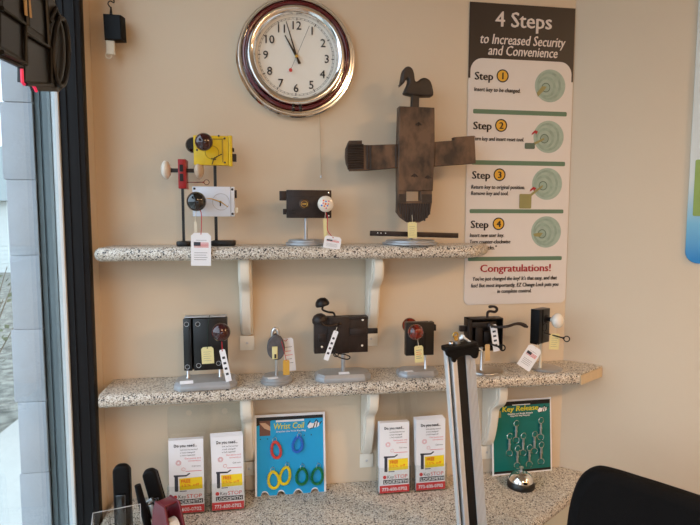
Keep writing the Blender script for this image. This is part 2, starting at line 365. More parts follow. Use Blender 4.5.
mb = MB(); wbox(mb, (-.561, WY1+.03, WZ0+.03), (-.555, -.113, WZ1-.03)); mb.build('pane', 'window_glass', w, flat=True)
# outside
mb = MB()
z = -.04; k = 0
while z < 3.1:
    z1 = z+.1988; j = .004*math.sin(k*2.3)
    wbox(mb, (-.681-j, -.125+.002*math.sin(k), z), (-.606, .5, z1), .002); z = z1+.0012; k += 1
wbox(mb, (-.673, -.119, -.05), (-.606, .5, 3.1)); struct('trim_1', mb, 'block', flat=False)
mb = MB(); wbox(mb, (-60, -30, -.35), (-.76, 60, -.30)); wbox(mb, (-.76, -30, -.35), (30, -5.6, -.30)); struct('ground', mb, 'ground')
mb = MB(); wbox(mb, (-2.4, -8, -.30), (-.76, 12, -.27)); struct('path', mb, 'concrete')
# neighbour house across the yard
t = thing('house', 'pale clapboard house with grey roof seen outside past the white block pilaster', 'house', (-12, 20, -.3))
mb = MB(); wbox(mb, (-19, 19, -.3), (-9.2, 26, 2.3))
for i in range(16): wbox(mb, (-19, 18.97, -.3+i*.16), (-9.2, 19, -.3+i*.16+.13))
mb.build('wall', 'siding', t, flat=True)
mb = MB(); mb.prism(Fr((0, 0, 0), (0, 1, 0), (0, 0, 1)), [(18.5, 2.25), (26.5, 2.25), (22.5, 4.6)], -19.5, -8.7); mb.build('roof', 'roof', t, flat=True)
for xw in (-10.2, -12.4, -15):
    mb = MB(); wbox(mb, (xw-.5, 18.9, .7), (xw+.5, 18.96, 1.9)); f = mb.build('window', 'bead', t, flat=True)
    mb = MB(); wbox(mb, (xw-.42, 18.86, .78), (xw+.42, 18.9, 1.82)); mb.build('pane', 'sign_glass', f, flat=True)
t = thing('shrub', 'bare twiggy shrub outside the window beside the white pilaster', 'shrub', (-2.75, 3.4, -.3))
mb = MB(); ml = MB()
for i in range(70):
    a = random.uniform(0, 2*PI); s_ = random.uniform(.3, 1.0); h = random.uniform(.9, 1.75)
    p0 = Vector((-2.75+.08*math.cos(a), 3.4+.08*math.sin(a), -.3)); p2 = Vector((-2.75+.55*s_*math.cos(a), 3.4+.7*s_*math.sin(a), -.3+h))
    p1 = (p0+p2)/2+Vector((random.uniform(-.1, .1), random.uniform(-.1, .1), .15)); mb.tube([p0, p1, p2], [.012, .008, .003], 5)
    for q in range(9):
        c = p1.lerp(p2, random.uniform(-.3, 1.05))+Vector([random.uniform(-.08, .08) for _ in range(3)]); d = Vector([random.uniform(-1, 1) for _ in range(3)]).normalized(); e = d.orthogonal()
        ml.add([c-d*.03, c+e*.015, c+d*.03, c-e*.015], [(0, 1, 2, 3)])
mb.build('branches', 'twig', t); ml.build('foliage', 'leaf', t, flat=True)

# ================================================================== SHELVES AND COUNTER
TH = .038
def slab(name, pts, ztop, label, cat, bevpick, th=TH):
    mb = MB(); mb.prism(I4, pts, ztop-th, ztop, .0175, 5, bevpick); o = mb.build(name, 'granite'); tag1(o, label, cat); return o
def horiz_front(lim):
    def f(c, e): return abs(e.verts[0].co.z-e.verts[1].co.z) < 1e-5 and lim(c)
    return f
o = slab('granite_shelf', [(-.462, -.002), (-.462, -.140), (-.457, -.150), (-.447, -.155), (.585, -.155), (.605, -.150), (.63, -.13), (.70, -.03), (.705, -.002)], ZT,
     'upper speckled granite wall shelf below the clock and beside the steps poster', 'shelf', horiz_front(lambda c: c.y < -.01))
o = slab('granite_shelf', [(-.462, -.002), (-.462, -.155), (.955, -.155), (1.0835, -.0782), (.9915, -.002)], ZM,
     'lower speckled granite shelf running from the window corner to the right wall', 'shelf', horiz_front(lambda c: c.y < -.154 and c.x < .9))
mb = MB(); e0 = Vector((.960, -.1535, 0)); e1 = Vector((1.0825, -.0800, 0)); dn = Vector((.5, -.86, 0)).normalized()
mb.prism(I4, [(e0.x, e0.y), (e1.x, e1.y), (e1.x+dn.x*.002, e1.y+dn.y*.002), (e0.x+dn.x*.002, e0.y+dn.y*.002)], ZM-TH+.001, ZM-.006); mb.build('end_strip', 'shelf_end', o, label='raw beige end face')
o = slab('granite_counter', [(-.474, -.002), (-.474, -.50), (.45, -.50), (1.0835, -.0782), (.9915, -.002)], ZC,
     'speckled granite countertop along the bottom under both shelves', 'counter', horiz_front(lambda c: c.y < -.05 and c.x > -.47))
mb = MB(); mb.prism(I4, [(-.47, -.003), (-.47, -.46), (.44, -.46), (1.045, -.082), (1.02, -.04), (.985, -.003)], 0, ZC-TH); tag1(mb.build('counter_base', 'cabinet', flat=True), 'pale grey base cabinet body holding up the granite countertop', 'cabinet')

BR = [(0, 0), (.118, 0), (.122, .02), (.120, .042), (.110, .062), (.092, .078), (.074, .090), (.064, .104), (.060, .125), (.054, .155), (.045, .185), (.034, .212), (.020, .232), (.008, .242), (0, .244)]
def bracket(x, ztop, label):
    t = thing('shelf_bracket', label, 'bracket', (x, -.001, ztop-.244), 'cream scrolled shelf brackets')
    F = Fr((0, 0, 0), (0, -1, 0), (0, 0, 1))    # u = out from wall, v = up, normal = -x... w along
    pts = [(.001+a, ztop-b) for a, b in spl(BR, 3)] if False else [(.001+a, ztop-b) for a, b in BR]
    F = Matrix(((0, 0, 1, 0), (-1, 0, 0, 0), (0, 1, 0, 0), (0, 0, 0, 1)))
    mb = MB(); sm = [(.0015+p.x, ztop-p.y) for p in spl([(a, b, 0) for a, b in BR[1:-1]], 4)]
    full = [(.0015, ztop-.001)]+sm+[(.0015, ztop-.243)]
    mb.prof(F, [full], x-.0145, x+.0145, .004)
    inner = [(.0015, ztop-.002)]+[(max(a-.014, .0015), b) for a, b in sm]+[(.0015, ztop-.236)]
    mb.prof(F, [inner], x-.019, x+.019, .002)
    mb.build('corbel', 'bracket', t, ang=50)
    mb = MB(); mb.box(Fr((x, 0, 0)), (-.022, ztop-.29, .001), (.022, ztop-.2445, .006), .0012); f = mb.build('mounting_plate', 'bracket', t)
    mb = MB(); mb.lathe((x, -.006, ztop-.267), (0, -1, 0), [(.004, 0), (.004, .0008), (.0012, .0016)], 12); mb.build('screw', 'steel', f)
    return t
zt, zm = ZT-TH, ZM-TH
bracket(-.068, zt, 'left of the two cream brackets under the upper granite shelf')
bracket(.322, zt, 'right of the two cream brackets under the upper granite shelf')
bracket(-.068, zm, 'cream bracket under the lower shelf between brochures and coil card')
bracket(.309, zm, 'cream bracket under the lower shelf, between the coil card and right pair of brochure stacks')
bracket(.722, zm, 'cream bracket under the lower shelf beside the teal key card')

# ================================================================== WALL CLOCK
cc = Vector((.0885, 0, 2.137))
t = thing('wall_clock', 'round chrome wall clock with dark red tube ring and white dial', 'clock', (cc.x, -.001, cc.z))
def clk(z): return Vector((cc.x, -.001-z, cc.z))
mb = MB(); mb.lathe(clk(0), (0, -1, 0), [(.165, 0), (.170, .006), (.176, .012), (.177, .018), (.173, .022), (.170, .022), (.169, .027), (.165, .031), (.161, .031), (.1595, .028), (.1595, .022), (.144, .022), (.1435, .034), (.1425, .042), (.139, .047), (.134, .048), (.128, .046), (.122, .040), (.1195, .032), (.1185, .020)], 96); mb.build('case', 'chrome', t)
mb = MB(); mb.torus(clk(.0275), (0, -1, 0), .1515, .0068, 96, 12); mb.build('tube_ring', 'neon', t, label='dark red glass tube')
mb = MB(); mb.lathe(clk(0), (0, -1, 0), [(.1186, .019), (.1186, .021), (0, .021)], 72); dial = mb.build('dial', 'face', t)
F = Fr(clk(.0212)); mb = MB()
rt = -rad(1.2)
for i in range(12):
    a = -2*PI*(i+1)/12+PI/2+rt; s_ = str(i+1); r_ = .0905
    mb = MB(); mb.text(F, s_, h=.0235, align='CENTER', base=(r_*math.cos(a), r_*math.sin(a)-.0118), bold=.012); mb.build('numeral', 'ink', dial, flat=True)
mb = MB()
for i in range(60):
    a = 2*PI*i/60+rt; L = .004 if i % 5 else .0075; wd_ = .0005 if i % 5 else .0011
    mb.box(F @ Matrix.Rotation(a, 4, 'Z'), (.1125-L, -wd_, .0001), (.1125, wd_, .0004))
for r_ in (.1128, .1085): mb.torus(clk(.0214), (0, -1, 0), r_, .0003, 72, 4)
mb.build('minute_track', 'ink', dial, flat=True)
def hand(nm, ang, L, tail, w, z, m):
    mb = MB(); G = F @ Matrix.Rotation(-ang, 4, 'Z'); mb.prof(G, [[(-w*.7, -tail), (w*.7, -tail), (w, 0), (w*.45, L), (-w*.45, L), (-w, 0)]], z, z+.0012); return mb.build(nm, m, t)
hand('hour_hand', rad(-29.5), .068, .023, .0032, .003, 'hand'); hand('minute_hand', rad(-16.8), .102, .023, .0024, .006, 'hand')
mb = MB(); G = F @ Matrix.Rotation(-rad(23.5), 4, 'Z'); mb.box(G, (-.0005, -.045, .009), (.0005, .096, .0096)); so = mb.build('second_hand', 'hand', t)
mb = MB(); mb.lathe(G @ Vector((0, -.045, .0085)), (0, -1, 0), [(.0052, 0), (.0052, .0016)], 20); mb.build('counterweight', 'reddot', so, label='red disc')
mb = MB(); mb.lathe(F @ Vector((0, 0, 0)), (0, -1, 0), [(.004, 0), (.004, .011), (.002, .012)], 16); mb.build('pivot', 'brass', t)
for s_ in (-1, 1):
    mb = MB(); q = rad(270+s_*4.0); mb.lathe(clk(.0275)+Vector((.1515*math.cos(q), 0, .1515*math.sin(q))), (1, 0, s_*.08), [(.0105, -.004), (.0115, 0), (.0105, .004)], 20)
    q = rad(270+s_*1.9); mb.ball(clk(.029)+Vector((.1515*math.cos(q), 0, .1515*math.sin(q))), .0045); mb.build('tube_clip', 'jet', t)
t = thing('pull_cord', 'thin tan pull cord hanging below the wall clock', 'cord', P(321, 116, -.01))
p0 = P(319.5, 113, -.012); p1 = P(321, 176, -.006)
mb = MB(); mb.tube([p0, p0.lerp(p1, .5)+Vector((.0006, 0, 0)), p1], .0013, 6); mb.build('string', 'cord', t)
mb = MB(); mb.ball(p0+Vector((0, -.001, .002)), .0042); mb.build('toggle', 'steel', t)
mb = MB(); mb.lathe(p1+Vector((0, 0, -.006)), (0, 0, 1), [(.0022, 0), (.0026, .004), (.0012, .009)], 10); mb.build('end_bead', 'steel', t)

# ================================================================== SMALL BLACK BOX ON A HOOK
f = PF(-.05)
t = thing('key_box', 'small black box hanging from a hook in the top left corner of the wall', 'box', P(111, 42, -.05))
mb = MB(); x0, z0, x1, z1 = f.rect(102, 13, 122, 40); G = Frot(((x0+x1)/2, -.05, (z0+z1)/2), yaw=rad(-14)); hw, hh = (x1-x0)/2, (z1-z0)/2
mb.prof(G, [[(-hw*.9, -hh*.95), (hw, -hh), (hw*.93, hh*.86), (-hw, hh)]], -.03, 0, .003); mb.build('body', 'matte_black', t)
mb = MB(); x0, z0, x1, z1 = f.rect(105, 39, 113.5, 53); mb.box(Fr((0, -.035, 0)), (x0, z0, -.006), (x1, z1+.003, .006), .002)
mb.torus(f.p(108.5, 55.5, .015), (0, -1, 0), .008, .0015, 20, 6); mb.build('latch', 'string', t, label='pale plastic latch with loop')
mb = MB(); mb.tube([f.p(111, 14, .005), f.p(111, 7, .005)], [.004, .0018], 8)
mb.tube(spl([f.p(111, 8, .005), f.p(108, 4, .005), f.p(110, 1, .005), f.p(114, 2.5, .01), f.p(113, -3, .02), f.p(112, -9, .049)], 5), .0018, 6); mb.build('hook', 'black', t)

# ================================================================== STEPS POSTER
PY = -.0015
t = thing('steps_poster', 'tall white four step instruction poster with dark header on the back wall', 'poster', (.81, 0, 1.38))
F = Fr((0, PY, 0)); px0, px1, pz0, pz1 = .632, .9895, 1.377, 2.336
mb = MB(); mb.prof(F, [rrect(px0, pz0, px1, pz1, .018, 5, (1, 0, 0, 1))], 0, .002); sheet = mb.build('sheet', 'poster', t)
def W2(px, py): q = P(px, py, PY-.002); return q.x, q.z
def ptext(mb, s_, xa, xb, ybase, cap, **k):
    a = W2(xa, ybase); b = W2(xb, ybase); cap *= .00322
    mb.text(F, s_, w=(b[0]-a[0]), h=cap, base=(a[0], (a[1]+b[1])/2), lift=.0028, **k)
mb = MB(); hz = W2(520, 60)[1]; hz2 = W2(520, 80)[1]; mb.prof(F, [rrect(px0, hz2, px1, pz1, .004, 2, (0, 0, 0, 0)),], .0001, .0022); mb.build('header', 'poster_dark', sheet)
mb = MB(); mb.prof(F, [rrect(px0+.006, pz0+.006, px1-.006, hz, .04, 8, (0, 1, 1, 0))], .0015, .0025); mb.build('panel', 'poster', sheet)
mb = MB(); ptext(mb, '4 Steps', 495, 551, 28, 14.5, bold=.03); ptext(mb, 'to Increased Security', 480, 565, 45.5, 9.5, bold=.02, shear=.2); ptext(mb, 'and Convenience', 488, 557, 56.5, 9.5, bold=.02, shear=.2)
mb.build('title', 'text_light', sheet, flat=True)
mb = MB()
for (y0, y1) in ((110.5, 115), (161, 165.5), (209.3, 213.3), (256.5, 260.5)):
    xa = W2(473-(y0-110)*.035, (y0+y1)/2)[0]; xb = px1-.018; za = W2(520, y1)[1]; zb = W2(520, y0)[1]
    mb = MB(); mb.prof(F, [rrect(xa, za, xb, zb, .004, 3)], .0024, .003); mb.build('divider_bar', 'poster_green', sheet)
steps = MB(); small = MB(); cir = MB(); ring = MB(); nums = MB()
for n, (xa, xb, yb, cxp, cyp) in enumerate(((474.5, 492.5, 80, 502.5, 76), (473, 491, 129.5, 501, 125.5), (471.8, 489.5, 178.8, 499.4, 174.8), (470.5, 487.8, 228, 498.4, 223.8))):
    steps = MB(); cir = MB(); ring = MB(); nums = MB()
    ptext(steps, 'Step', xa, xb, yb, 7.6, bold=.045); c = W2(cxp, cyp)
    cir.prof(F, [circ(c[0], c[1], .0185)], .0026, .0030); ring.prof(F, [circ(c[0], c[1], .0205), circ(c[0], c[1], .0168)], .0030, .0034)
    nums.text(F, str(n+1), h=.021, align='CENTER', base=(c[0], c[1]-.0105), lift=.0034, bold=.035)
    steps.build('step_heading', 'ink', sheet, flat=True); cir.build('number_disc', 'gold', sheet); ring.build('disc_ring', 'ink', sheet); nums.build('step_number', 'ink', sheet, flat=True)
for s_, xa, xb, yb in (('Insert key to be changed.', 474, 520, 92), ('Turn key and insert reset tool.', 472.5, 523.5, 141), ('Return key to original position.', 471, 524.5, 189), ('Remove key and tool.', 470.8, 508, 195.2), ('Insert new user key.', 469.6, 503.6, 237), ('Turn counter-clockwise', 469.5, 510, 243.5), ('until "clicks."', 472, 496.5, 249.5),
                       ("You've just changed the key! It's that easy, and that", 472.5, 556.5, 280), ('fast! But most importantly, EZ Change Lock puts you', 470.8, 558, 286.6), ('in complete control.', 497, 531, 292.6)):
    small = MB(); ptext(small, s_, xa, xb, yb, 4.0, shear=.15, bold=.012); small.build('instruction_line', 'ink', sheet, flat=True)
mb = MB(); ptext(mb, 'Congratulations!', 480, 550, 271.5, 7.6, bold=.04); mb.build('congratulations', 'crimson', sheet, flat=True)
pale = MB(); mid = MB(); dk = MB(); ky = MB(); rd = MB()
for (cx_, cy_2, tool) in ((550, 86, 0), (548.5, 137, 1), (547, 184, 2), (546, 232, 3)):
    c = W2(cx_, cy_2); pale = MB(); mid = MB(); dk = MB(); ky = MB(); rd = MB()
    pale.prof(F, [circ(c[0], c[1], .053, 40, .052)], .0026, .0029)
    mid.prof(F, [circ(c[0]-.004, c[1], .042, 36, .045), circ(c[0]-.006, c[1], .036, 36, .038)], .0029, .0031)
    mid.prof(F, [circ(c[0]-.012, c[1]-.004, .031, 36, .033)], .0029, .0032)
    pale.prof(F, [circ(c[0]-.014, c[1]-.005, .024, 32, .025)], .0032, .0034)
    mid.prof(F, [circ(c[0]-.015, c[1]-.006, .015, 24)], .0034, .0036)
    dk.prof(F, [circ(c[0]-.015, c[1]-.006, .015, 24), circ(c[0]-.015, c[1]-.006, .0125, 24)], .0036, .0038)
    kx, kz = c[0]-.016, c[1]-.006
    if tool in (0, 3): ky.prof(F, [[(kx+.004, kz+.003), (kx-.012, kz+.004), (kx-.03, kz-(.018 if tool == 0 else -.0)), (kx-.026, kz-(.03 if tool == 0 else .008)), (kx-.006, kz-.01)]], .0037, .0040)
    else:
        tip = (-.085, -.055) if tool == 2 else (-.07, -.03)
        ky.prof(F, [[(kx, kz+.003), (kx, kz-.004), (kx+tip[0]*.5, kz+tip[1]*.6-.004), (kx+tip[0]*.5-.004, kz+tip[1]*.6+.003)]], .0037, .0040)
        (ky if tool == 2 else dk).prof(F, [rrect(kx+tip[0]*.9-.004, kz+tip[1]-.016*(tool == 2)-.004, kx+tip[0]*.45, kz+tip[1]*.5, .004, 3)], .0037, .0041)
        rd.prof(F, [[(kx-.022, kz-.008+.03*(tool == 1)), (kx-.030, kz-.018+.03*(tool == 1)), (kx-.032, kz-.012+.03*(tool == 1)), (kx-.045, kz-.020+.03*(tool == 1)), (kx-.043, kz-.013+.03*(tool == 1)), (kx-.033, kz-.004+.03*(tool == 1))]], .0041, .0044)
    pale.build('printed_deadbolt', 'lockpale', sheet); mid.build('printed_deadbolt_rings', 'lockmid', sheet); dk.build('printed_keyway', 'lockdark', sheet)
    ky.build('printed_key', 'khaki', sheet)
    if tool in (1, 2): rd.build('printed_arrow', 'crimson', sheet)

# blue poster on the right wall
def onwall(px, py):
    d = ray(px, py); k_ = (A-CAM).dot(n_)/d.dot(n_); return CAM+d*k_
c0 = onwall(684.5, 263); cT = onwall(697, 0)
u0 = (c0-A).dot(WD)
t = thing('blue_poster', 'glossy poster fading to blue at its bottom corner, on the right wall', 'poster', A+WD*(u0+.3)+Vector((0, 0, c0.z)))
Fw = Fr(A+n_*.001, WD, (0, 0, 1))
mb = MB(); mb.prof(Fw, [rrect(u0, c0.z, u0+.6, c0.z+1.0, .035, 6)], 0, .004, .001); sheet = mb.build('sheet', 'blue_poster', t)
mb = MB(); g0 = onwall(692.5, 216); g1 = onwall(694, 160); ug = (g0-A).dot(WD); mb.prof(Fw, [rrect(ug, g0.z, u0+.55, g1.z, .004, 2)], .0035, .005); mb.build('green_panel', 'limegreen', sheet)

# ================================================================== SHARED BUILDERS FOR DISPLAY LOCKS, TAGS AND KEYS
def knob(t_, o, r, m, axis=(0, -1, 0), stem=.02, stem_m='iron', flat=.72, parent=None, name='knob', label=None):
    """a doorknob whose stem starts at o and runs along axis"""
    ax = Vector(axis).normalized(); mb = MB()
    if abs(ax.y) > .99:      # o marks where the head is seen; slide the spindle so the head sits there
        dpt = o.y + ax.y*(stem+r*flat); d_ = o-CAM; o = Vector((CAM.x+d_.x*(dpt-CAM.y)/d_.y, o.y, CAM.z+d_.z*(dpt-CAM.y)/d_.y))
    pr = [(r*.32, stem), (r*.34, stem+.003)]
    c = stem+.003+r*flat
    for i in range(1, 15): q = PI*i/14; pr.append((r*math.sin(q) if i < 14 else 0, c-r*flat*math.cos(q)))
    pr = [(r*.30, stem-.001)]+[p_ for p_ in pr if p_[0] > r*.3 or p_[1] > c]
    mb.lathe(o, ax, pr, 32); k_ = mb.build(name, m, parent or t_, label=label)
    mb = MB(); mb.lathe(o, ax, [(r*.62, 0), (r*.6, .002), (r*.3, .004), (r*.28, stem+.003)], 20); mb.build('stem', stem_m, k_)
    return k_
def round_base(t_, px, pyb, pxl, pxr, Y, zs, h, m='silver'):
    f_ = PF(Y); x = f_.p(px, pyb).x; R_ = (f_.p(pxr, pyb).x-f_.p(pxl, pyb).x)/2
    mb = MB(); mb.lathe((x, Y, zs+.0005), (0, 0, 1), [(R_*.97, 0), (R_, .002), (R_, h*.42), (R_*.95, h*.5), (R_*.88, h*.58), (R_*.88, h*.85), (R_*.82, h), (0, h)], 48)
    return x, mb.build('base', m, t_)
def oct_base(t_, px0, px1, Y, dep, zs, h, m='silver', yaw=0, cut=.22):
    f_ = PF(Y-dep/2); a = f_.p(px0, 375).x; b = f_.p(px1, 375).x; w_ = (b-a)/2; d = dep/2; c = min(w_, d)*2*cut
    G = Matrix.Translation(((a+b)/2, Y, zs+.0005)) @ Matrix.Rotation(yaw, 4, 'Z')
    def oc(w, d, c): return [(-w+c, -d), (w-c, -d), (w, -d+c), (w, d-c), (w-c, d), (-w+c, d), (-w, d-c), (-w, -d+c)]
    mb = MB(); mb.prism(G, oc(w_, d, c), 0, h*.62, .0015)
    o1 = oc(w_, d, c); o2 = oc(w_*.93, d*.88, c*.93); vs = [(x, y, h*.62) for x, y in o1]+[(x, y, h) for x, y in o2]
    mb.add([G @ Vector(v) for v in vs], [(i, (i+1) % 8, 8+(i+1) % 8, 8+i) for i in range(8)]+[tuple(range(8, 16))])
    return (a+b)/2, mb.build('base', m, t_, ang=20)
def post(t_, x, Y, z0, z1, r, m='steel'):
    mb = MB(); mb.lathe((x, Y, z0), (0, 0, 1), [(r*1.25, 0), (r*1.25, .003), (r, .005), (r, z1-z0)], 16); return mb.build('post', m, t_)
def flowers(G, mb, w, h): pass
def hang_tag(name, label, cxp, cyp, w, h, rot, Y, m, string=None, sm='string', prints='lines', yaw=0, group=None, tilt=0, strip=False):
    f_ = PF(Y); o = f_.p(cxp, cyp); s_ = f_.sz(cxp, cyp); w *= s_; h *= s_
    G = Frot(o, yaw, rad(rot), tilt); t_ = thing('price_tag' if not name else name, label, 'tag', G @ Vector((0, h/2, 0)), group)
    c = min(w, h)*.16; mb = MB()
    mb.prof(G, [[(-w/2, -h/2), (w/2, -h/2), (w/2, h/2-c), (w/2-c, h/2), (-w/2+c, h/2), (-w/2, h/2-c)], circ(0, h/2-.004, .0014, 10)], -.0003, .0003)
    card = mb.build('card', m, t_, flat=True)
    a = MB(); b = MB(); cc_ = MB()
    if prints == 'flag':
        a.box(G, (-w*.36, h*.10, .0003), (-w*.02, h*.22, .0006))
        for i in range(4): b.box(G, (-w*.02 if i < 2 else -w*.36, h*(.20-.04*i), .0003), (w*.38, h*(.182-.04*i), .0006))
        for i in range(4): cc_.box(G, (-w*.34, h*(-.10-.07*i), .0003), (w*(.32-.05*(i % 2)), h*(-.112-.07*i), .0006))
        cc_.box(G, (-w*.25, h*.28, .0003), (w*.28, h*.27, .0006))
        a.build('printed_blue_field', 'slate', card, flat=True); b.build('printed_red_stripes', 'red_ink', card, flat=True); cc_.build('print_lines', 'grey_ink', card, flat=True)
    elif prints == 'lines':
        for i in range(5): cc_.box(G, (-w*.34, h*(.2-.13*i), .0003), (w*(.3-.1*(i % 2)), h*(.2-.13*i)+.0006, .0006))
        cc_.build('print_lines', 'grey_ink', card, flat=True)
    elif prints == 'redlines':
        for i in range(5): (b if i in (1, 2) else cc_).box(G, (-w*.32, h*(.22-.12*i), .0003), (w*(.32-.1*(i % 2)), h*(.22-.12*i)+.0014, .0006))
        b.build('red_lines', 'red_ink', card, flat=True); cc_.build('print_lines', 'grey_ink', card, flat=True)
    elif prints == 'dark':
        for i in range(4): cc_.box(G, (-w*.25, h*(.28-.17*i), .0003), (w*.22, h*(.28-.17*i)-h*.07, .0006))
        cc_.build('print_blocks', 'slate', card, flat=True)
    if string:
        pts = [G @ Vector((0, h/2-.004, .0008))]+[P(a_, b_, yy) for a_, b_, yy in string]
        mb = MB(); mb.tube(spl(pts, 4), .0008 if not strip else .0012, 6); mb.build('string', sm, t_)
    return t_
def key(label, p_tip, p_bow, m='iron', R=.009, r=.0022, bit=.012, bowx=1, name='skeleton_key', bown=(0, -1, 0)):
    a = Vector(p_tip); b = Vector(p_bow); d = (b-a).normalized(); t_ = thing(name, label, 'key', a)
    mb = MB(); mb.tube([a, b], r, 10); mb.lathe(b-d*.004, d, [(r*1.7, 0), (r*1.7, .003)], 12); sh = mb.build('shaft', m, t_)
    nn = Vector(bown); nn = (nn-d*nn.dot(d)).normalized(); side = nn.cross(d)
    G = Fr(b+d*R*bowx, d, side); mb = MB(); vs = []; fs = []; n = 28; sg = 8
    for i in range(n):
        q = 2*PI*i/n
        for k in range(sg):
            w_ = 2*PI*k/sg; vs.append(G @ Vector(((R+r*.8*math.cos(w_))*math.cos(q)*bowx, (R+r*.8*math.cos(w_))*math.sin(q), r*.8*math.sin(w_))))
    for i in range(n):
        for k in range(sg): fs.append((i*sg+k, ((i+1) % n)*sg+k, ((i+1) % n)*sg+(k+1) % sg, i*sg+(k+1) % sg))
    mb.add(vs, fs); mb.build('bow', m, t_)
    return t_
def case(t_, f_, x0, y0, x1, y1, dep, m, bev=.0015, name='lock_case', yaw=0):
    a, z0, b, z1 = f_.rect(x0, y0, x1, y1); G = Frot(((a+b)/2, f_.Y, (z0+z1)/2), yaw); w_, h_ = (b-a)/2/math.cos(yaw), (z1-z0)/2
    mb = MB(); mb.box(G, (-w_, -h_, -dep), (w_, h_, 0), bev); o_ = mb.build(name, m, t_); return G, w_, h_, o_
def screws(G, pts, parent, m='steel', r=.0028):
    for (u, v) in pts:
        mb = MB(); o_ = G @ Vector((u, v, 0)); n = (G @ Vector((u, v, 1)))-o_; mb.lathe(o_, n, [(r, -.0005), (r, .0006), (r*.6, .0012), (0, .0012)], 12); mb.build('screw', m, parent)

# ================================================================== TOP SHELF
YT = -.085
# --- yellow and white rim locks on one black stand
f = PF(-.10)
t = thing('mounted_lock_pair', 'yellow rim lock above a white rim lock, both on one tall black stand', 'lock', (P(225, 245, -.085).x, -.085, ZT))
xs = f.p(215, 200).x
mb = MB(); bx0 = f.p(211, 243).x; bx1 = f.p(235.5, 243).x; mb.prism(Matrix.Translation((0, 0, ZT+.0005)), [(bx0, -.115), (bx1-.006, -.115), (bx1, -.105), (bx1, -.065), (bx1-.006, -.055), (bx0, -.055)], 0, .015, .004); mb.build('base', 'black', t)
mb = MB(); zt_ = f.p(215, 140).z; mb.box(Matrix.Identity(4), (xs-.004, -.086, ZT+.012), (xs+.004, -.078, zt_)); mb.build('post', 'black', t)
G, w_, h_, o1 = case(t, f, 193.5, 135.5, 228.5, 165, .022, 'yellow', .0015)
mb = MB(); mb.box(G, (-w_*.82, h_*.72, 0), (w_*.72, h_*.80, .0012)); mb.box(G, (w_*.62, -h_*.8, 0), (w_*.70, h_*.8, .0014)); mb.torus(G @ Vector((w_*.05, -h_*.15, .0004)), (0, -1, 0), h_*.45, .0008, 32, 5); mb.build('relief_lines', 'yellow_dark', o1)
mb = MB(); mb.box(G, (w_+.0005, -h_-.002, -.02), (w_+.010, h_+.001, .003), .001); mb.build('edge_plate', 'yellow', o1)
mb = MB(); mb.box(G, (w_+.010, -h_*.05, -.016), (w_+.015, h_*.2, -.002), .001); mb.box(G, (w_+.010, -h_*.72, -.018), (w_+.021, -h_*.2, -.002), .001); mb.build('bolt', 'iron_brown', t)
screws(G, [(-w_*.8, 0), (w_*.78, h_*.82), (w_*.78, -h_*.82), (w_*.45, h_*.98)], o1, 'jet')
knob(t, f.p(204, 142, -.0), (f.sz(204, 141))*8.9, 'bakelite', stem=.024, flat=.8)
knob(t, f.p(193.5, 145, .024), f.sz(204, 141)*8.6, 'jet', axis=(0, 1, 0), stem=.012, label='black rear knob')
mb = MB(); mb.tube([f.p(212, 164.5, -.002), f.p(214, 158, -.004), f.p(222, 154, -.006)], .0013, 6); mb.tube([f.p(211, 158.5, -.003), f.p(216, 159.5, -.003)], .0013, 6); mb.build('scratch_handle', 'iron', o1)
f = PF(-.108)
G, w_, h_, o1 = case(t, f, 192.5, 186.5, 234.5, 216.5, .024, 'white_enamel', .0015)
mb = MB(); mb.box(G, (w_*.80, -h_, 0), (w_*.84, h_, .0008)); mb.torus(G @ Vector((w_*.35, -h_*.02, .0004)), (0, -1, 0), h_*.55, .0006, 32, 5); mb.build('relief_lines', 'silver', o1)
screws(G, [(w_*.90, h_*.82), (w_*.90, -h_*.82), (-w_*.9, h_*.85)], o1, 'jet', .0036)
mb = MB(); mb.box(G, (w_, h_*.25, -.02), (w_+.006, h_*.78, -.004), .001); mb.build('latch', 'iron_brown', t)
mb = MB(); mb.box(G, (w_, -h_*.75, -.02), (w_+.009, -h_*.40, -.004), .001); mb.build('bolt', 'string', t, label='cream bolt')
kx, kz = w_*.32, -h_*.12
mb = MB(); mb.lathe(G @ Vector((kx, kz+.004, 0)), (0, -1, 0), [(.003, 0), (.003, .0006)], 14); mb.box(G, (kx-.0016, kz-.008, 0), (kx+.0016, kz+.004, .0006)); mb.build('keyhole', 'ink', o1)
knob(t, f.p(196.5, 201.5), f.sz(196, 201)*9.8, 'jet', stem=.02, flat=.8)
mb = MB(); mb.tube([f.p(206, 198, -.02), f.p(212, 199, -.006), f.p(221, 202, -.003), f.p(228, 207, -.003)], [.0008, .0016, .0014, .001], 6); mb.build('bent_lever', 'brass', o1, label='thin brass lever over the keyhole')
hang_tag('price_tag', 'white tag with printed flag hanging by red string from the black knob', 201, 249.3, 20, 34, -1, -.162, 'white_paper', [(201.5, 226, -.158), (201, 212, -.150), (197, 206, -.14)], 'red_string', 'flag', strip=True)
hang_tag('paper_tag', 'narrow cream rolled tag strip hanging under the black knob', 195.6, 227, 3, 11, 3, -.156, 'string', [(195.4, 215, -.15), (197, 210, -.138)], 'string', None)
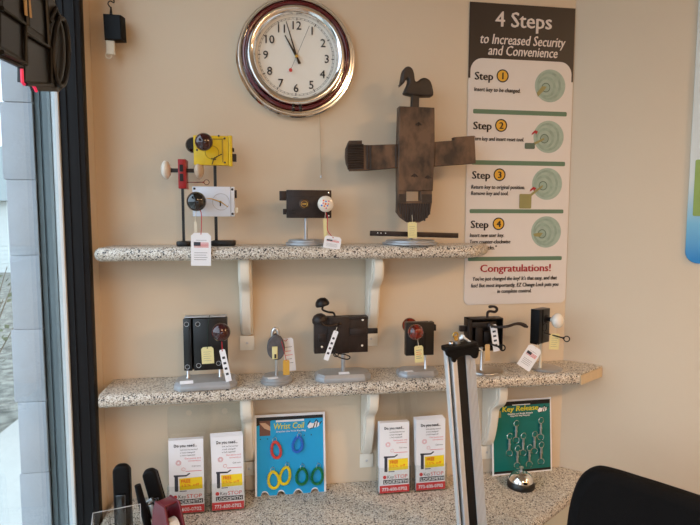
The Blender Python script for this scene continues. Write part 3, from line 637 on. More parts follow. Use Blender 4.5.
# --- red lock with two porcelain knobs
f = PF(-.095)
xs = f.p(183, 215).x
t = thing('mounted_lock', 'narrow red mortise lock with porcelain knobs on both sides on black stand', 'lock', (xs, -.09, ZT))
mb = MB(); bx0, bx1 = f.p(177.3, 243).x, f.p(191.5, 243).x; mb.prism(Matrix.Translation((0, 0, ZT+.0005)), [(bx0, -.075), (bx0, -.115), (bx0+.008, -.122), (bx1-.008, -.122), (bx1, -.115), (bx1, -.075), (bx1-.008, -.068), (bx0+.008, -.068)], 0, .014, .003); mb.build('base', 'black', t)
mb = MB(); mb.box(Matrix.Identity(4), (xs-.0035, -.094, ZT+.013), (xs+.0035, -.087, f.p(183, 185).z)); mb.build('post', 'black', t)
G, w_, h_, o1 = case(t, f, 178, 159, 185.8, 188.5, .05, 'red', .0012)
mb = MB(); mb.box(G, (-w_*.55, h_*.15, 0), (w_*.35, h_*.62, .002)); mb.box(G, (-w_*.55, -h_*.5, 0), (w_*.35, 0, .002)); mb.build('bolt', 'iron', o1)
mb = MB(); zc_ = f.p(180, 170).z; xa = f.p(167, 170).x; xb = f.p(199, 170).x; mb.box(Matrix.Identity(4), (xa, -.083, zc_-.0055), (xb, -.072, zc_+.0055), .001); mb.build('spindle', 'iron_brown', t)
for px_, m_, ax in ((166, 'porcelain', (-1, 0, 0)), (199, 'porcelain_tan', (1, 0, 0))):
    mb = MB(); c = P(px_, 170, -.078); mb.ball(c, f.sz(px_, 170)*9.9, ax, f.sz(px_, 170)*5.2, 14, 32); mb.build('knob', m_, t, label='white porcelain knob' if px_ < 180 else 'tan aged porcelain knob')
key('thin copper coloured key in the red lock, pointing right', P(187, 182.3, -.10), P(204, 182.3, -.10), 'bakelite_red', R=.007, r=.0013, name='skeleton_key')
bpy.data.objects['bow'].name = 'bow'
# --- black rim lock with floral knob
f = PF(-.095)
t = thing('mounted_lock', 'black rim lock with flower painted porcelain knob on round silver stand', 'lock', (P(307, 243, -.08).x, -.08, ZT))
x_, b_ = round_base(t, 306, 243, 286, 326.5, -.08, ZT, .017)
post(t, x_, -.08, ZT+.015, f.p(307, 215).z, .005, 'silver')
G, w_, h_, o1 = case(t, f, 286.5, 190, 331.5, 218, .026, 'iron_brown', .0015)
mb = MB(); mb.box(G, (-w_-.020, h_*.25, -.02), (-w_, h_*.92, -.004), .001); mb.box(G, (-w_-.010, -h_*.75, -.018), (-w_, -h_*.35, -.006), .001); mb.build('bolt', 'iron_brown', t)
mb = MB(); mb.lathe(G @ Vector((-w_*.22, 0, 0)), (0, -1, 0), [(.0145, 0), (.0145, .003), (.012, .0045), (0, .0045)], 28); cyl = mb.build('cylinder', 'bronze', o1)
mb = MB(); mb.box(G, (-w_*.22-.006, -.0016, .0044), (-w_*.22+.006, .0016, .0055)); mb.torus(G @ Vector((-w_*.22, 0, .0046)), (0, -1, 0), .009, .0008, 24, 5); mb.build('keyway', 'brass', cyl)
mb = MB(); mb.box(G, (-w_*.9, h_*.5, 0), (w_*.9, h_*.53, .0006)); mb.box(G, (-w_*.78, -h_*.5, 0), (-w_*.6, -h_*.42, .002)); mb.box(G, (-w_*.78, -h_*.72, 0), (-w_*.6, -h_*.64, .002)); mb.build('relief_lines', 'iron', o1)
screws(G, [(w_*.88, h_*.82), (w_*.88, -h_*.84)], o1, 'chrome')
k_ = knob(t, f.p(325.6, 204), f.sz(325, 204)*8, 'porcelain', stem=.016, flat=.45)
mb1 = MB(); mb2 = MB(); mb3 = MB(); ko = P(325.6, 204, f.Y-.016-.003-2*.45*f.sz(325, 204)*8)
for i in range(9):
    a = 2*PI*i/9; r_ = .0115 if i % 2 else .007; q = Vector((math.cos(a)*r_, (r_/.0232)**2*.0045*1.0, math.sin(a)*r_)); (mb1, mb2, mb3)[i % 3].ball(ko+q+Vector((0, .0003, 0)), .0027, (0, -1, 0), .0006, 6, 10)
mb1.ball(ko, .003, (0, -1, 0), .0006, 6, 10)
mb1.build('painted_flowers', 'orange_ink', k_); mb2.build('painted_petals', 'pink_ink', k_); mb3.build('painted_blossoms', 'coil_blue', k_)
hang_tag('price_tag', 'white tag with printed flag tipped onto the shelf edge, beside the round silver stand', 332.4, 242.6, 17, 12.5, -10, -.152, 'white_paper', [(327.5, 230, -.14), (327.5, 218, -.125), (325, 210, -.11)], 'red_string', 'flag', strip=True)
hang_tag('paper_tag', 'narrow cream tag strip hanging below the flower painted knob', 325.2, 228, 3.4, 18, 2, -.128, 'cream', [(325.2, 215, -.12), (325.5, 209, -.108)], 'string', None)

# --- carved wooden door lock
f = PF(-.105)
t = thing('wooden_door_lock', 'carved dark wood door lock in a cross shape with a bird on top', 'lock', (P(410, 243, -.085).x, -.085, ZT))
x_, b_ = round_base(t, 410, 243, 383.5, 437.5, -.085, ZT, .015)
def pp(px, py): q = f.p(px, py); return (q.x, q.z)
F = f.F()
post(t, x_+.002, -.088, ZT+.013, f.p(412, 205).z, .005, 'silver')
mb = MB(); mb.prof(F, [[pp(399.5, 106), pp(434.8, 107.5), pp(435, 150), pp(433, 191), pp(432.6, 191), pp(398.2, 191), pp(398.4, 150)]], -.036, 0, .003)
body = mb.build('lock_body', 'wood', t)
mb = MB()
mb.prof(F, [[pp(398.2, 190), pp(406.8, 190), pp(406.8, 201), pp(421, 201), pp(421, 190), pp(432.6, 190), pp(432.4, 203), pp(430.5, 214), pp(426, 219), pp(420, 222.5), pp(409, 222.5), pp(402, 217.5), pp(397.8, 212)]], -.032, -.003, .002)
tail = mb.build('tail', 'wood', t)
mb = MB()
for i in range(13):
    x = 400.5+i*2.4; y1 = 214.5 if i in (0, 12) else (218 if i in (1, 11) else 221)
    mb.tube([f.p(x, 203.5, .0025), f.p(x, y1, .0025)], .0029, 6)
mb.build('carved_ridges', 'wood_dark', tail)
mb = MB(); mb.box(F, (pp(399, 197)[0], pp(399, 202.5)[1], -.004), (pp(406, 197)[0], pp(399, 194)[1], .0006)); mb.build('tail_band', 'wood_dark', tail); mb = MB(); mb.box(F, (pp(422, 197)[0], pp(399, 202.5)[1], -.004), (pp(432, 197)[0], pp(399, 194)[1], .0006)); mb.build('tail_band', 'wood_dark', tail)
mb = MB()
for (x, y) in ((418.5, 124), (414.5, 175.5), (428, 177)): mb.tube([f.p(x-3, y+1, -.0005), f.p(x, y-1.6, -.0005), f.p(x+3, y+1, -.0005)], .002, 6); mb.ball(f.p(x, y+.8, -.0004), .003)
mb.build('carved_marks', 'wood_dark', body)
# horizontal crossbar
G = F @ Matrix.Translation((0, 0, -.006))
mb = MB(); mb.prof(G, [[pp(399, 143.8), pp(371, 144.6), pp(362.5, 144.4), pp(362.5, 140), pp(349.5, 140.2), pp(346.5, 148), pp(346, 156), pp(347, 163), pp(350.5, 170.5), pp(368, 170), pp(399, 167.5)]], -.026, 0, .002); lf = mb.build('crossbar', 'wood', t, label='left arm of the crossbar with ribbed end')
mb = MB()
for i in range(11): y = 145+i*2.35; mb.tube([f.p(347.5, y, .004), f.p(363.5, y-.2, .004)], .0030, 6)
for x in (367.5, 370.5): mb.tube([f.p(x, 145.8, .0045), f.p(x, 169, .0045)], .0026, 6)
for x in (396,): mb.tube([f.p(x, 145.2, .0045), f.p(x, 167, .0045)], .0026, 6)
mb.build('carved_ridges', 'wood_dark', lf)
mb = MB(); mb.prof(G, [[pp(435, 141.5), pp(455, 140), pp(455, 136.8), pp(475.5, 135.2), pp(476.8, 163), pp(435, 166)]], -.026, 0, .002); mb.build('crossbar', 'wood', t, label='right arm of the crossbar with stepped end')
mb = MB(); mb.prof(F, [[pp(412.3, 107.5), pp(413, 93), pp(420.5, 93), pp(420, 107.5)]], -.028, -.008, .003); mb.build('neck_post', 'wood_dark', t)
bird = [(400.8, 85.5), (402.2, 77), (403.6, 70), (406.5, 66.2), (410, 65.6), (413.2, 68), (415, 73), (416, 80), (418.5, 80.3), (421.5, 78), (426, 77), (430.5, 79.5), (433, 85), (434.2, 94.5), (428, 95.8), (416, 95.2), (405.3, 92.8), (406, 88.5), (408.6, 83), (409.2, 79), (407.6, 77.8), (405, 82)]
mb = MB(); mb.prof(F, [[pp(*q) for q in [(v.x, v.y) for v in spl([(a_, b_, 0) for a_, b_ in bird+[bird[0]]], 3)[:-1]]]], -.034, -.004, .006); mb.build('bird_figure', 'wood_dark', t)
# long rod lying on the silver base
t = thing('iron_rod', 'flat dark iron rod lying across the round base under the wooden lock', 'rod', P(413, 237, -.11))
a, b = P(370, 233.2, -.106), P(458, 235.6, -.106)
mb = MB(); d = (b-a); G = Fr(a, d, (0, 0, 1)); mb.box(G, (0, -.0075, -.005), (d.length, .0075, .005), .0015); mb.build('bar', 'iron_brown', t)
mb = MB()
for u in (.022, .032, .046): mb.lathe(G @ Vector((u, .0015, .005)), (0, -1, 0), [(.0018, 0), (.0018, .0008)], 10)
mb.build('rivet', 'steel', t)
hang_tag('price_tag', 'pale cream tag hanging below the carved wooden lock', 412.3, 230, 9, 15.5, 2, -.128, 'cream', [(412.3, 222, -.122), (412, 215, -.112)], 'string', 'lines')

# ================================================================== LOWER SHELF
# 1) tall black lock on rectangular silver plinth
f = PF(-.115)
t = thing('mounted_lock', 'tall black rim lock with brown knob on a long silver plinth, nearest the window', 'lock', (P(205, 385, -.11).x, -.11, ZM))
x_, b_ = oct_base(t, 172, 236, -.105, .095, ZM, .022, yaw=rad(3), cut=.2)
post(t, f.p(187, 375).x, -.095, ZM+.020, f.p(187, 366).z, .0045); post(t, f.p(219.5, 370).x, -.095, ZM+.020, f.p(219, 362).z, .0045)
G, w_, h_, o1 = case(t, f, 193.5, 318.5, 227.5, 370, .03, 'black', .0015, yaw=rad(2))
screws(G, [(-w_*.72, h_*.80), (-w_*.72, -h_*.80), (w_*.45, -h_*.75)], o1, 'black', .0055)
G2, w2, h2, o2 = case(t, f, 183.3, 319, 191.5, 370.8, .028, 'black', .001, name='edge_plate', yaw=rad(-10))
screws(G2, [(-w2*.1, h2*.80), (-w2*.1, -h2*.85)], o2, 'black', .005)
mb = MB(); mb.tube([f.p(188.5, 330, -.002), f.p(190, 325, -.002)], .0018, 6); mb.box(G2, (w2*.35, -h2*.72, 0), (w2*.6, h2*.75, .0016)); mb.build('bolt_rib', 'iron', o2)
for G_, o_, ps in ((G, o1, [(-w_*.72, h_*.80), (-w_*.72, -h_*.80), (w_*.45, -h_*.75)]), (G2, o2, [(-w2*.1, h2*.80), (-w2*.1, -h2*.85)])):
    for (u, v) in ps: mb = MB(); mb.torus(G_ @ Vector((u, v, .0008)), (0, -1, 0), .0062, .0009, 20, 5); mb.build('screw_ring', 'silver', o_)
mb = MB(); a = f.p(184, 317.6, .0); b = f.p(226, 317, .0); mb.box(Matrix.Identity(4), (a.x, f.Y+.002, a.z-.002), (b.x, f.Y+.034, a.z+.0012), .0008); mb.build('cover_plate', 'silver', t, label='grey top edge')
knob(t, f.p(221, 332), f.sz(221, 331)*9.4, 'bakelite', stem=.02, flat=.8)
mb = MB(); mb.box(Frot(f.p(186.5, 382.3, -.037), tilt=rad(-0), rot=rad(2)), (-.018, -.0045, 0), (.018, .0045, .0008)); mb.build('label_plate', 'white_paper', b_, label='white label on the plinth')
hang_tag('price_tag', 'cream tag hanging on a green wire over the tall black lock', 207.7, 355.3, 12.3, 17.5, 2, -.121, 'cream', [(207.5, 340, -.120), (208, 325, -.119), (209.5, 316, -.115), (210, 316, -.1)], 'green_wire', 'lines')
hang_tag('paper_tag', 'long narrow white tag hanging by red string from the brown knob', 225.5, 365.5, 6, 34, 11, -.163, 'white_paper', [(222, 345, -.158), (221.5, 339, -.15)], 'red_string', 'dark', strip=True)
# 2) pear padlock
f = PF(-.10)
t = thing('mounted_padlock', 'small dark pear shaped padlock on round silver base', 'padlock', (P(276, 380, -.10).x, -.10, ZM))
x_, b_ = round_base(t, 276.6, 381, 261, 292.8, -.098, ZM, .020)
pear = [(272, 336), (268.3, 341), (267, 348), (268.5, 355), (273, 359), (279, 359.5), (283.5, 355), (285, 348), (283.3, 341), (280.5, 336.5), (276, 334)]
mb = MB(); pts = [(v.x, v.y) for v in spl([(a_, b_2, 0) for a_, b_2 in pear+[pear[0]]], 4)[:-1]]
q = [(f.p(a_, b_2).x, f.p(a_, b_2).z) for a_, b_2 in pts]; mb.prof(f.F(), [q], -.014, .006, .004); pb = mb.build('body', 'silver', t, label='worn grey iron body'); pb.data.materials[0] = mat('worn_iron', rgb(96, 94, 98), .5, .4, var=.3, vscale=70, bump=.3, bscale=200)
mb = MB(); mb.tube(spl([f.p(272.5, 340, .004), f.p(272.5, 332, .004), f.p(275.2, 328.6, .004), f.p(278.2, 332, .004), f.p(278.4, 340, .004)], 5), .0052, 10); mb.build('shackle', 'steel', t)
mb = MB(); x0, z0, x1, z1 = f.rect(272, 346, 277.5, 358.5); mb.box(f.F(), (x0, z0, .005), (x1, z1, .0078), .001); kp = mb.build('keyhole_cover', 'cream', t, label='pale brass keyhole cover')
mb = MB(); x0, z0, x1, z1 = f.rect(274.3, 353.5, 276.3, 357.5); mb.box(f.F(), (x0, z0, .0077), (x1, z1, .0084)); mb.build('keyhole', 'ink', kp)
mb = MB(); mb.lathe((x_-.0, -.094, ZM+.019), (0, 0, 1), [(.005, 0), (.004, .03), (.0035, f.p(276, 352).z-ZM-.019)], 12); mb.build('post', 'steel', t)
mb = MB(); mb.box(Matrix.Translation((x_-.012, -.128, ZM+.0205)) @ Matrix.Rotation(rad(12), 4, 'Z'), (-.014, -.007, 0), (.016, .008, .001)); mb.build('label_plate', 'white_paper', b_, label='white label on the base')
hang_tag('price_tag', 'white printed tag standing behind the pear shaped padlock', 289, 354.5, 11, 34, 5, -.075, 'white_paper', [(285, 341, -.085), (280, 337, -.098)], 'red_string', 'redlines')
hang_tag('paper_tag', 'golden tag hanging by red string beside the pear shaped padlock', 286.3, 367.5, 6.5, 15.5, 0, -.112, 'gold_tag', [(285.5, 357, -.112), (283, 347, -.108), (281, 340, -.105)], 'red_string', None)
# 3) large brown rim lock with two levers
f = PF(-.115)
t = thing('mounted_lock', 'wide dark brown rim lock with two mushroom lever handles on an octagonal silver plinth', 'lock', (P(343, 378, -.10).x, -.10, ZM))
x_, b_ = oct_base(t, 316.5, 372.5, -.095, .085, ZM, .022, cut=.26)
post(t, f.p(344, 365).x, -.10, ZM+.020, f.p(344, 350).z, .0065, 'silver')
G, w_, h_, o1 = case(t, f, 314.3, 317, 368, 353, .03, 'iron_brown', .0015)
mb = MB(); mb.box(G, (-w_*.5, -h_, 0), (w_*.28, h_*1.02, .006), .001); mb.box(G, (w_*.3, -h_*.02, 0), (w_*.94, h_*.36, .005), .001); mb.box(G, (w_*.28, h_*.85, 0), (w_, h_, .003), .001); mb.box(G, (-w_*.85, -h_*.35, 0), (-w_*.6, h_*.1, .004), .001); mb.build('raised_plates', 'iron_brown', o1)
mb = MB(); mb.box(G, (w_*.98, -h_*.0+.001, -.012), (w_+.030, h_*.3, -.001), .001); mb.build('bolt', 'iron', t)
screws(G, [(w_*.8, h_*.82), (w_*.78, -h_*.62), (-w_*.72, -h_*.62)], o1, 'porcelain', .0034)
mb = MB(); c = f.p(322, 302.5, .028); mb.lathe(c, (-.25, 0, 1), [(.002, -.012), (.020, -.010), (.0215, -.005), (.019, .004), (.012, .012), (0, .015)], 24)
mb.tube(spl([c+Vector((.004, 0, -.009)), f.p(322.5, 309.5, .028), f.p(328, 312, .026), f.p(333.5, 313, .024), f.p(335.2, 318, .022), f.p(335, 322, .02)], 5), .0032, 8); mb.build('lever_handle', 'iron', t, label='rear mushroom lever handle')
mb = MB(); c = f.p(319, 318.5, -.03); mb.lathe(c, (-.35, 0, 1), [(.002, -.012), (.021, -.010), (.0225, -.005), (.020, .004), (.012, .012), (0, .015)], 24)
mb.tube(spl([c+Vector((.004, 0, -.009)), f.p(323, 324.5, -.030), f.p(330, 326, -.028), f.p(337, 324, -.02), f.p(339, 324, 0)], 5), .0034, 8)
mb.lathe(f.p(339, 324, 0), (0, -1, 0), [(.011, 0), (.011, .003), (.006, .008), (0, .009)], 20); mb.build('lever_handle', 'iron_brown', t, label='front mushroom lever handle')
key('dark skeleton key hanging with oval bow, in front of the wide brown lock', f.p(334, 345, -.012), f.p(335.5, 352, -.022), 'iron', R=.007, r=.0018)
t2 = thing('key_ring', 'oval dark iron ring hanging at the bottom edge of the wide brown lock', 'ring', f.p(342, 355, -.02))
mb = MB(); ov = [f.p(334, 350.5, -.02), f.p(338, 353.5, -.024), f.p(345, 354.5, -.024), f.p(350, 357, -.024), f.p(347.5, 359.3, -.022), f.p(341, 358, -.018), f.p(335.5, 355, -.018), f.p(334, 350.5, -.02)]; mb.tube(spl(ov, 5), .0018, 8); mb.build('loop', 'iron', t2)
hang_tag('paper_tag', 'narrow white strip tag hanging over the wide brown lock', 331, 345.5, 5, 31, -20, -.153, 'white_paper', [(335.5, 331.5, -.151), (337, 327, -.14)], 'string', 'dark')
mb = MB(); mb.box(Frot(P(344, 373.2, -.1315), rot=0, tilt=rad(75)), (-.016, -.006, 0), (.016, .006, .0008)); mb.build('label_plate', 'white_paper', b_, label='white label on the plinth')
# 4) small black lock with twin mottled red knobs
f = PF(-.105)
t = thing('mounted_lock', 'small black lock with twin mottled red knobs on a low silver plinth', 'lock', (P(420, 374, -.09).x, -.09, ZM))
x_, b_ = oct_base(t, 400.5, 440.5, -.088, .075, ZM, .018, cut=.26)
post(t, f.p(427, 360).x, -.09, ZM+.016, f.p(427, 350).z, .0045)
G, w_, h_, o1 = case(t, f, 406.3, 322.5, 434, 355.5, .024, 'black', .0012)
mb = MB(); mb.box(G, (w_*.25, -h_*.6, 0), (w_*.42, h_*.4, .001)); mb.box(G, (-w_*.6, -h_*.8, 0), (w_*.1, -h_*.74, .001)); mb.build('relief_lines', 'iron', o1)
mb = MB(); mb.box(G, (w_, h_*.45, -.018), (w_+.008, h_*.82, -.004), .001); mb.build('bolt', 'iron', t)
mb = MB(); mb.lathe(f.p(429, 321.8, .012), (0, 0, 1), [(.003, -.002), (.003, .002), (0, .003)], 10); mb.build('screw', 'steel', o1)
knob(t, f.p(409.8, 325.5, .024), f.sz(410, 325)*7.7, 'bakelite_red', axis=(0, 1, 0), stem=.006, flat=.75, label='rear mottled knob')
knob(t, f.p(415.5, 332), f.sz(415, 331)*7.6, 'bakelite_red', stem=.018, flat=.8, label='front mottled knob')
hang_tag('price_tag', 'cream tag with red thread hanging on the small black lock', 419, 354, 8.8, 16.5, 4, -.115, 'cream', [(418, 342, -.112), (417.5, 334, -.115)], 'string', 'redlines')
mb = MB(); mb.box(Matrix.Translation((P(408, 369, -.1).x, -.112, ZM+.0188)), (-.014, -.006, 0), (.012, .006, .0008)); mb.build('label_plate', 'white_paper', b_, label='white label on the plinth')
# 5) dark lock with curled and long lever handles
f = PF(-.105)
t = thing('mounted_lock', 'dark open-fronted lock with curled top handle and long lever pointing right', 'lock', (P(484, 368, -.08).x, -.08, ZM))
x_, b_ = round_base(t, 484, 367, 464, 499, -.085, ZM, .007, 'steel')
post(t, f.p(483.3, 360).x, -.092, ZM+.006, f.p(483, 348).z, .0045)
x0, z0, x1, z1 = f.rect(468, 318.5, 503, 351)
mb = MB(); g = f.F(); mb.box(g, (x0, z0, -.036), (x1, z1, -.032)); mb.box(g, (x0, z0, -.036), (x0+.012, z1, 0), .001); mb.box(g, (x1-.003, z0, -.036), (x1, z1, 0), .001); mb.box(g, (x0, z1-.004, -.036), (x1, z1, 0), .001); mb.box(g, (x0, z0, -.036), (x1, z0+.003, 0), .001)
o1 = mb.build('lock_case', 'iron', t)
mb = MB(); mb.box(g, (x0+.014, z1-.030, -.03), (x1-.02, z1-.012, -.006), .002); mb.box(g, (x0+.03, z0+.01, -.032), (x0+.055, z1-.03, -.014), .002); mb.box(g, (x0+.06, z0+.02, -.032), (x1-.012, z1-.045, -.018), .002); mb.build('mechanism', 'iron', o1)
mb = MB(); mb.box(g, (x0-.020, f.p(465, 332.5).z, -.028), (x0+.001, f.p(465, 327).z, -.012), .001); mb.build('bolt', 'iron', t)
mb = MB(); pts = spl([f.p(487.5, 319, .01), f.p(487.5, 313, .01), f.p(490, 311.3, .008), f.p(495, 311.8, .006), f.p(497, 309, .006), f.p(494, 306.5, .006), f.p(488.5, 307, .008)], 5); mb.tube(pts, [.0042]*(len(pts)-6)+[.004, .004, .0044, .005, .0045, .003], 8); mb.build('lever_handle', 'iron_brown', t, label='curled top handle')
mb = MB(); pts = spl([f.p(491, 326, -.004), f.p(498, 327, -.02), f.p(507, 326.5, -.035), f.p(515, 324, -.035), f.p(521, 324, -.035), f.p(527.5, 327, -.035)], 5); n = len(pts); mb.tube(pts, [.0042+.0032*max(0, (i-n*.6)/(n*.4)) if i < n-2 else .004 for i in range(n)], 10)
mb.lathe(f.p(491, 326, 0), (0, -1, 0), [(.012, -.004), (.012, .002), (.007, .007), (0, .008)], 20); mb.build('lever_handle', 'iron_brown', t, label='long lever handle pointing right')
key('dark skeleton key sticking out of the open-fronted lock', f.p(489, 343.5, -.0), f.p(500, 347, -.03), 'iron', R=.0085, r=.0028)
hang_tag('price_tag', 'white tag with dark print hanging under the long lever handle', 495, 338, 6.5, 26, 9, -.112, 'white_paper', [(494.2, 328, -.115)], 'string', 'dark')
hang_tag('paper_tag', 'tan tag hanging from the key of the open-fronted lock', 487.5, 352.5, 4.8, 16, 2, -.116, 'tan_tag', [(488, 345, -.112)], 'string', None)
# 6) black lock with white knob, turned to the right
t = thing('mounted_lock', 'black lock with white knob turned right on a thin round plate, nearest the corner', 'lock', (P(545, 366, -.09).x, -.09, ZM))
f = PF(-.10)
x_, b_ = round_base(t, 545.5, 366, 530.5, 560.5, -.085, ZM, .005, 'silver')
post(t, f.p(542.5, 355).x, -.088, ZM+.004, f.p(543, 342).z, .004, 'string')
ya = rad(30); o = P(538.2, 327.5, -.120); G = Frot(o, ya); Wd = .066; Hh = .0545
mb = MB(); mb.box(G, (0, -Hh, -.028), (Wd, Hh, 0), .0015); o1 = mb.build('lock_case', 'black', t)
mb = MB(); mb.box(G, (-.001, -Hh-.001, -.027), (.001, Hh+.001, .004), .0006); mb.box(G, (.022, -Hh, 0), (.025, Hh, .0015)); mb.torus(G @ Vector((Wd*.55, -.004, .0003)), (math.sin(ya), -math.cos(ya), 0), .012, .001, 24, 5); mb.build('raised_edges', 'matte_black', o1)
knob(t, G @ Vector((Wd*.70, .022, 0)), .0235, 'porcelain', axis=(math.sin(ya), -math.cos(ya), 0), stem=.018, flat=.75, label='white knob')
kk = G @ Vector((Wd*.45, -.020, .0)); key('dark skeleton key standing out of the lock nearest the corner', kk, P(564, 338.2, -.125), 'iron', R=.0085, r=.0022, bown=(-.3, -1, 0))
hang_tag('price_tag', 'pale yellow tag hanging beside the white knob near the corner', 554.5, 341.5, 9.8, 15, -5, -.115, 'cream', [(556, 333, -.115), (556, 327, -.12)], 'string', 'lines')
hang_tag('price_tag', 'tilted white tag with printed flag hanging below the lock nearest the corner', 529.5, 357.5, 15, 23, -33, -.128, 'white_paper', [(537.5, 347, -.125), (538, 340, -.116)], 'string', 'flag')

# ================================================================== COUNTER: BROCHURES IN ACRYLIC HOLDERS
def brochure_art(G, w, h, par):
    """G: lower left of the sheet; prints the locksmith flyer"""
    r_ = MB(); r_.box(G, (0, 0, .0002), (w, h*.105, .0005)); r_.build('red_band', 'red_ink', par, flat=True)
    y_ = MB(); Gy = G @ Matrix.Translation((w*.34, h*.36, 0)) @ Matrix.Rotation(rad(1.5), 4, 'Z'); y_.box(Gy, (-w*.04, -h*.045, .0003), (w*.62, h*.115, .0007)); y_.build('yellow_panel', 'yellow_ink', par, flat=True)
    wt = MB(); wt.text(G, '773-600-0702', w=w*.84, h=h*.045, base=(w*.08, h*.03), lift=.0007, bold=.02); wt.build('phone_number', 'white_paper', par, flat=True)
    b = MB(); b.box(G, (w*.12, h*.125, .0002), (w*.97, h*.185, .0005)); b.build('name_bar', 'slate', par, flat=True)
    wl = MB(); wl.text(G, 'LOCKSMITH', w=w*.78, h=h*.04, base=(w*.155, h*.136), lift=.0006, bold=.02); wl.build('name_lettering', 'white_paper', par, flat=True)
    k = MB(); k.text(G, 'Key', w=w*.22, h=h*.048, base=(w*.26, h*.202), bold=.0); k.text(G, 'Do you need...', w=w*.66, h=h*.038, base=(w*.16, h*.905), bold=.012)
    for i, s_ in enumerate(('lock and key service?', 'a lock changed?', 'a lock repaired?')): k.text(G, s_, w=w*(.5-.08*(i > 0)), h=h*.02, base=(w*.34, h*(.855-.038*i)))
    k.build('dark_lettering', 'slate', par, flat=True); k = MB()
    k.box(G, (w*.16, h*.30, .0002), (w*.26, h*.50, .0005)); k.prof(G, [[(w*.14, h*.50), (w*.50, h*.50), (w*.62, h*.535), (w*.58, h*.545), (w*.50, h*.52), (w*.14, h*.525)]], .0002, .0005); k.box(G, (w*.30, h*.295, .0002), (w*.5, h*.305, .0005)); k.build('printed_sketch', 'slate', par, flat=True)
    q = MB(); q.text(G, 'STOP', w=w*.44, h=h*.052, base=(w*.50, h*.20), bold=.0); q.lathe(G @ Vector((w*.17, h*.225, .0002)), (G.to_3x3() @ Vector((0, 0, 1))), [(h*.025, 0), (h*.025, .0005)], 16); q.build('red_lettering', 'red_ink', par, flat=True)
    p_ = MB(); p_.text(G, 'Get peace and', w=w*.46, h=h*.022, base=(w*.46, h*.735)); p_.text(G, 'convenience', w=w*.36, h=h*.022, base=(w*.56, h*.70))
    for s_ in (.02, .032): p_.torus(G @ Vector((w*.28, h*.69, .0004)), (G.to_3x3() @ Vector((0, 0, 1))), h*s_, .0005, 20, 4)
    p_.torus(G @ Vector((w*.42, h*.60, .0004)), (G.to_3x3() @ Vector((0, 0, 1))), h*.022, .0004, 20, 4)
    p_.box(G, (w*.48, h*.565, .0002), (w*.94, h*.572, .0004)); p_.build('pink_print', 'pink_ink', par, flat=True)
    g_ = MB(); g_.text(G, 'Call now', w=w*.26, h=h*.022, base=(w*.66, h*.625)); g_.build('grey_print', 'grey_ink', par, flat=True)
    o_ = MB(); o_.text(Gy, 'FREE', w=w*.26, h=h*.045, base=(w*.02, h*.055), lift=.0008, bold=.01); o_.text(Gy, '15% off', w=w*.5, h=h*.034, base=(w*.03, h*.0), lift=.0008); o_.build('orange_print', 'orange_ink', par, flat=True)
def holder(cx_pair, bot, top, tops, lab, xr, hook_y, where):
    """two brochure stacks in a clear double holder leaning slightly back"""
    Yb = PZ((xr[0]+xr[1])/2, bot[2], ZC).y
    f_ = PF(Yb); tilt = rad(2)
    xl, xr_ = f_.p(xr[0], 500).x, f_.p(xr[1], 500).x
    rr_ = rad(0)
    G = Frot((xl, Yb, ZC+.001), yaw=0, tilt=tilt)
    t_ = thing('brochure_holder', lab, 'brochure holder', (xl+(xr_-xl)/2, Yb, ZC))
    W_ = xr_-xl; hb = f_.p(0, hook_y).z-ZC
    mb = MB(); mb.prof(G, [rrect(0, 0, W_, hb, .012, 4, (0, 1, 1, 0)), circ(W_*.27, hb-.022, .009, 16), circ(W_*.73, hb-.022, .009, 16)], -.032, -.030); mb.build('back_panel', 'acrylic', t_)
    for i, (a_, b_) in enumerate(cx_pair):
        xa = f_.p(a_, 480).x-.002; xb = f_.p(b_, 480).x+.002; u0_, u1_ = xa-xl, xb-xl
        mb = MB(); hf = .085
        mb.box(G, (u0_-.003, 0, .0), (u1_+.003, hf, .002)); mb.box(G, (u0_-.003, 0, -.030), (u0_-.001, hf, .0)); mb.box(G, (u1_+.001, 0, -.030), (u1_+.003, hf, .0)); mb.box(G, (u0_-.001, 0, -.030), (u1_+.001, .002, .0))
        mb.build('pocket', 'acrylic', t_)
        ht = (f_.p((a_+b_)/2, tops[i]).z-ZC)
        w_ = u1_-u0_-.004
        for k in range(4):
            Gb = G @ Matrix.Translation((u0_+.002+.0006*k*(1 if i else -1), .003+.0015*k*(i == 1), -.003-.005*k)) @ Matrix.Rotation(rad(.5*k*(1 if i else 0)), 4, 'Z')
            nm = ('front' if k == 0 else 'behind')
            if k == 0: lb = 'front locksmith brochure in the %s pocket of the %s clear holder' % ('left' if i == 0 else 'right', where)
            else: lb = 'brochure tucked behind the front one in the %s pocket of the %s clear holder' % ('left' if i == 0 else 'right', where)
            tb = thing('brochure', lb, 'brochure', Gb @ Vector((w_/2, 0, 0)), 'brochures in the %s pocket of the %s holder' % ('left' if i == 0 else 'right', where))
            mb = MB(); mb.box(Gb, (0, 0, -.004), (w_, ht-.003, 0)); s_ = mb.build('leaflet', 'white_paper', tb, flat=True)
            if k == 0: brochure_art(Gb, w_, ht-.003, s_)
holder([(168.5, 203.5), (211.5, 243.5)], (0, 0, 513), 0, (441.5, 438), 'clear acrylic double brochure holder beside the tape dispenser', (167, 246), 420, 'window side')
holder([(380, 409.5), (416.5, 445.5)], (0, 0, 492.5), 0, (424, 421), 'clear acrylic double brochure holder beside the aluminium door bar', (378, 449), 406, 'middle')

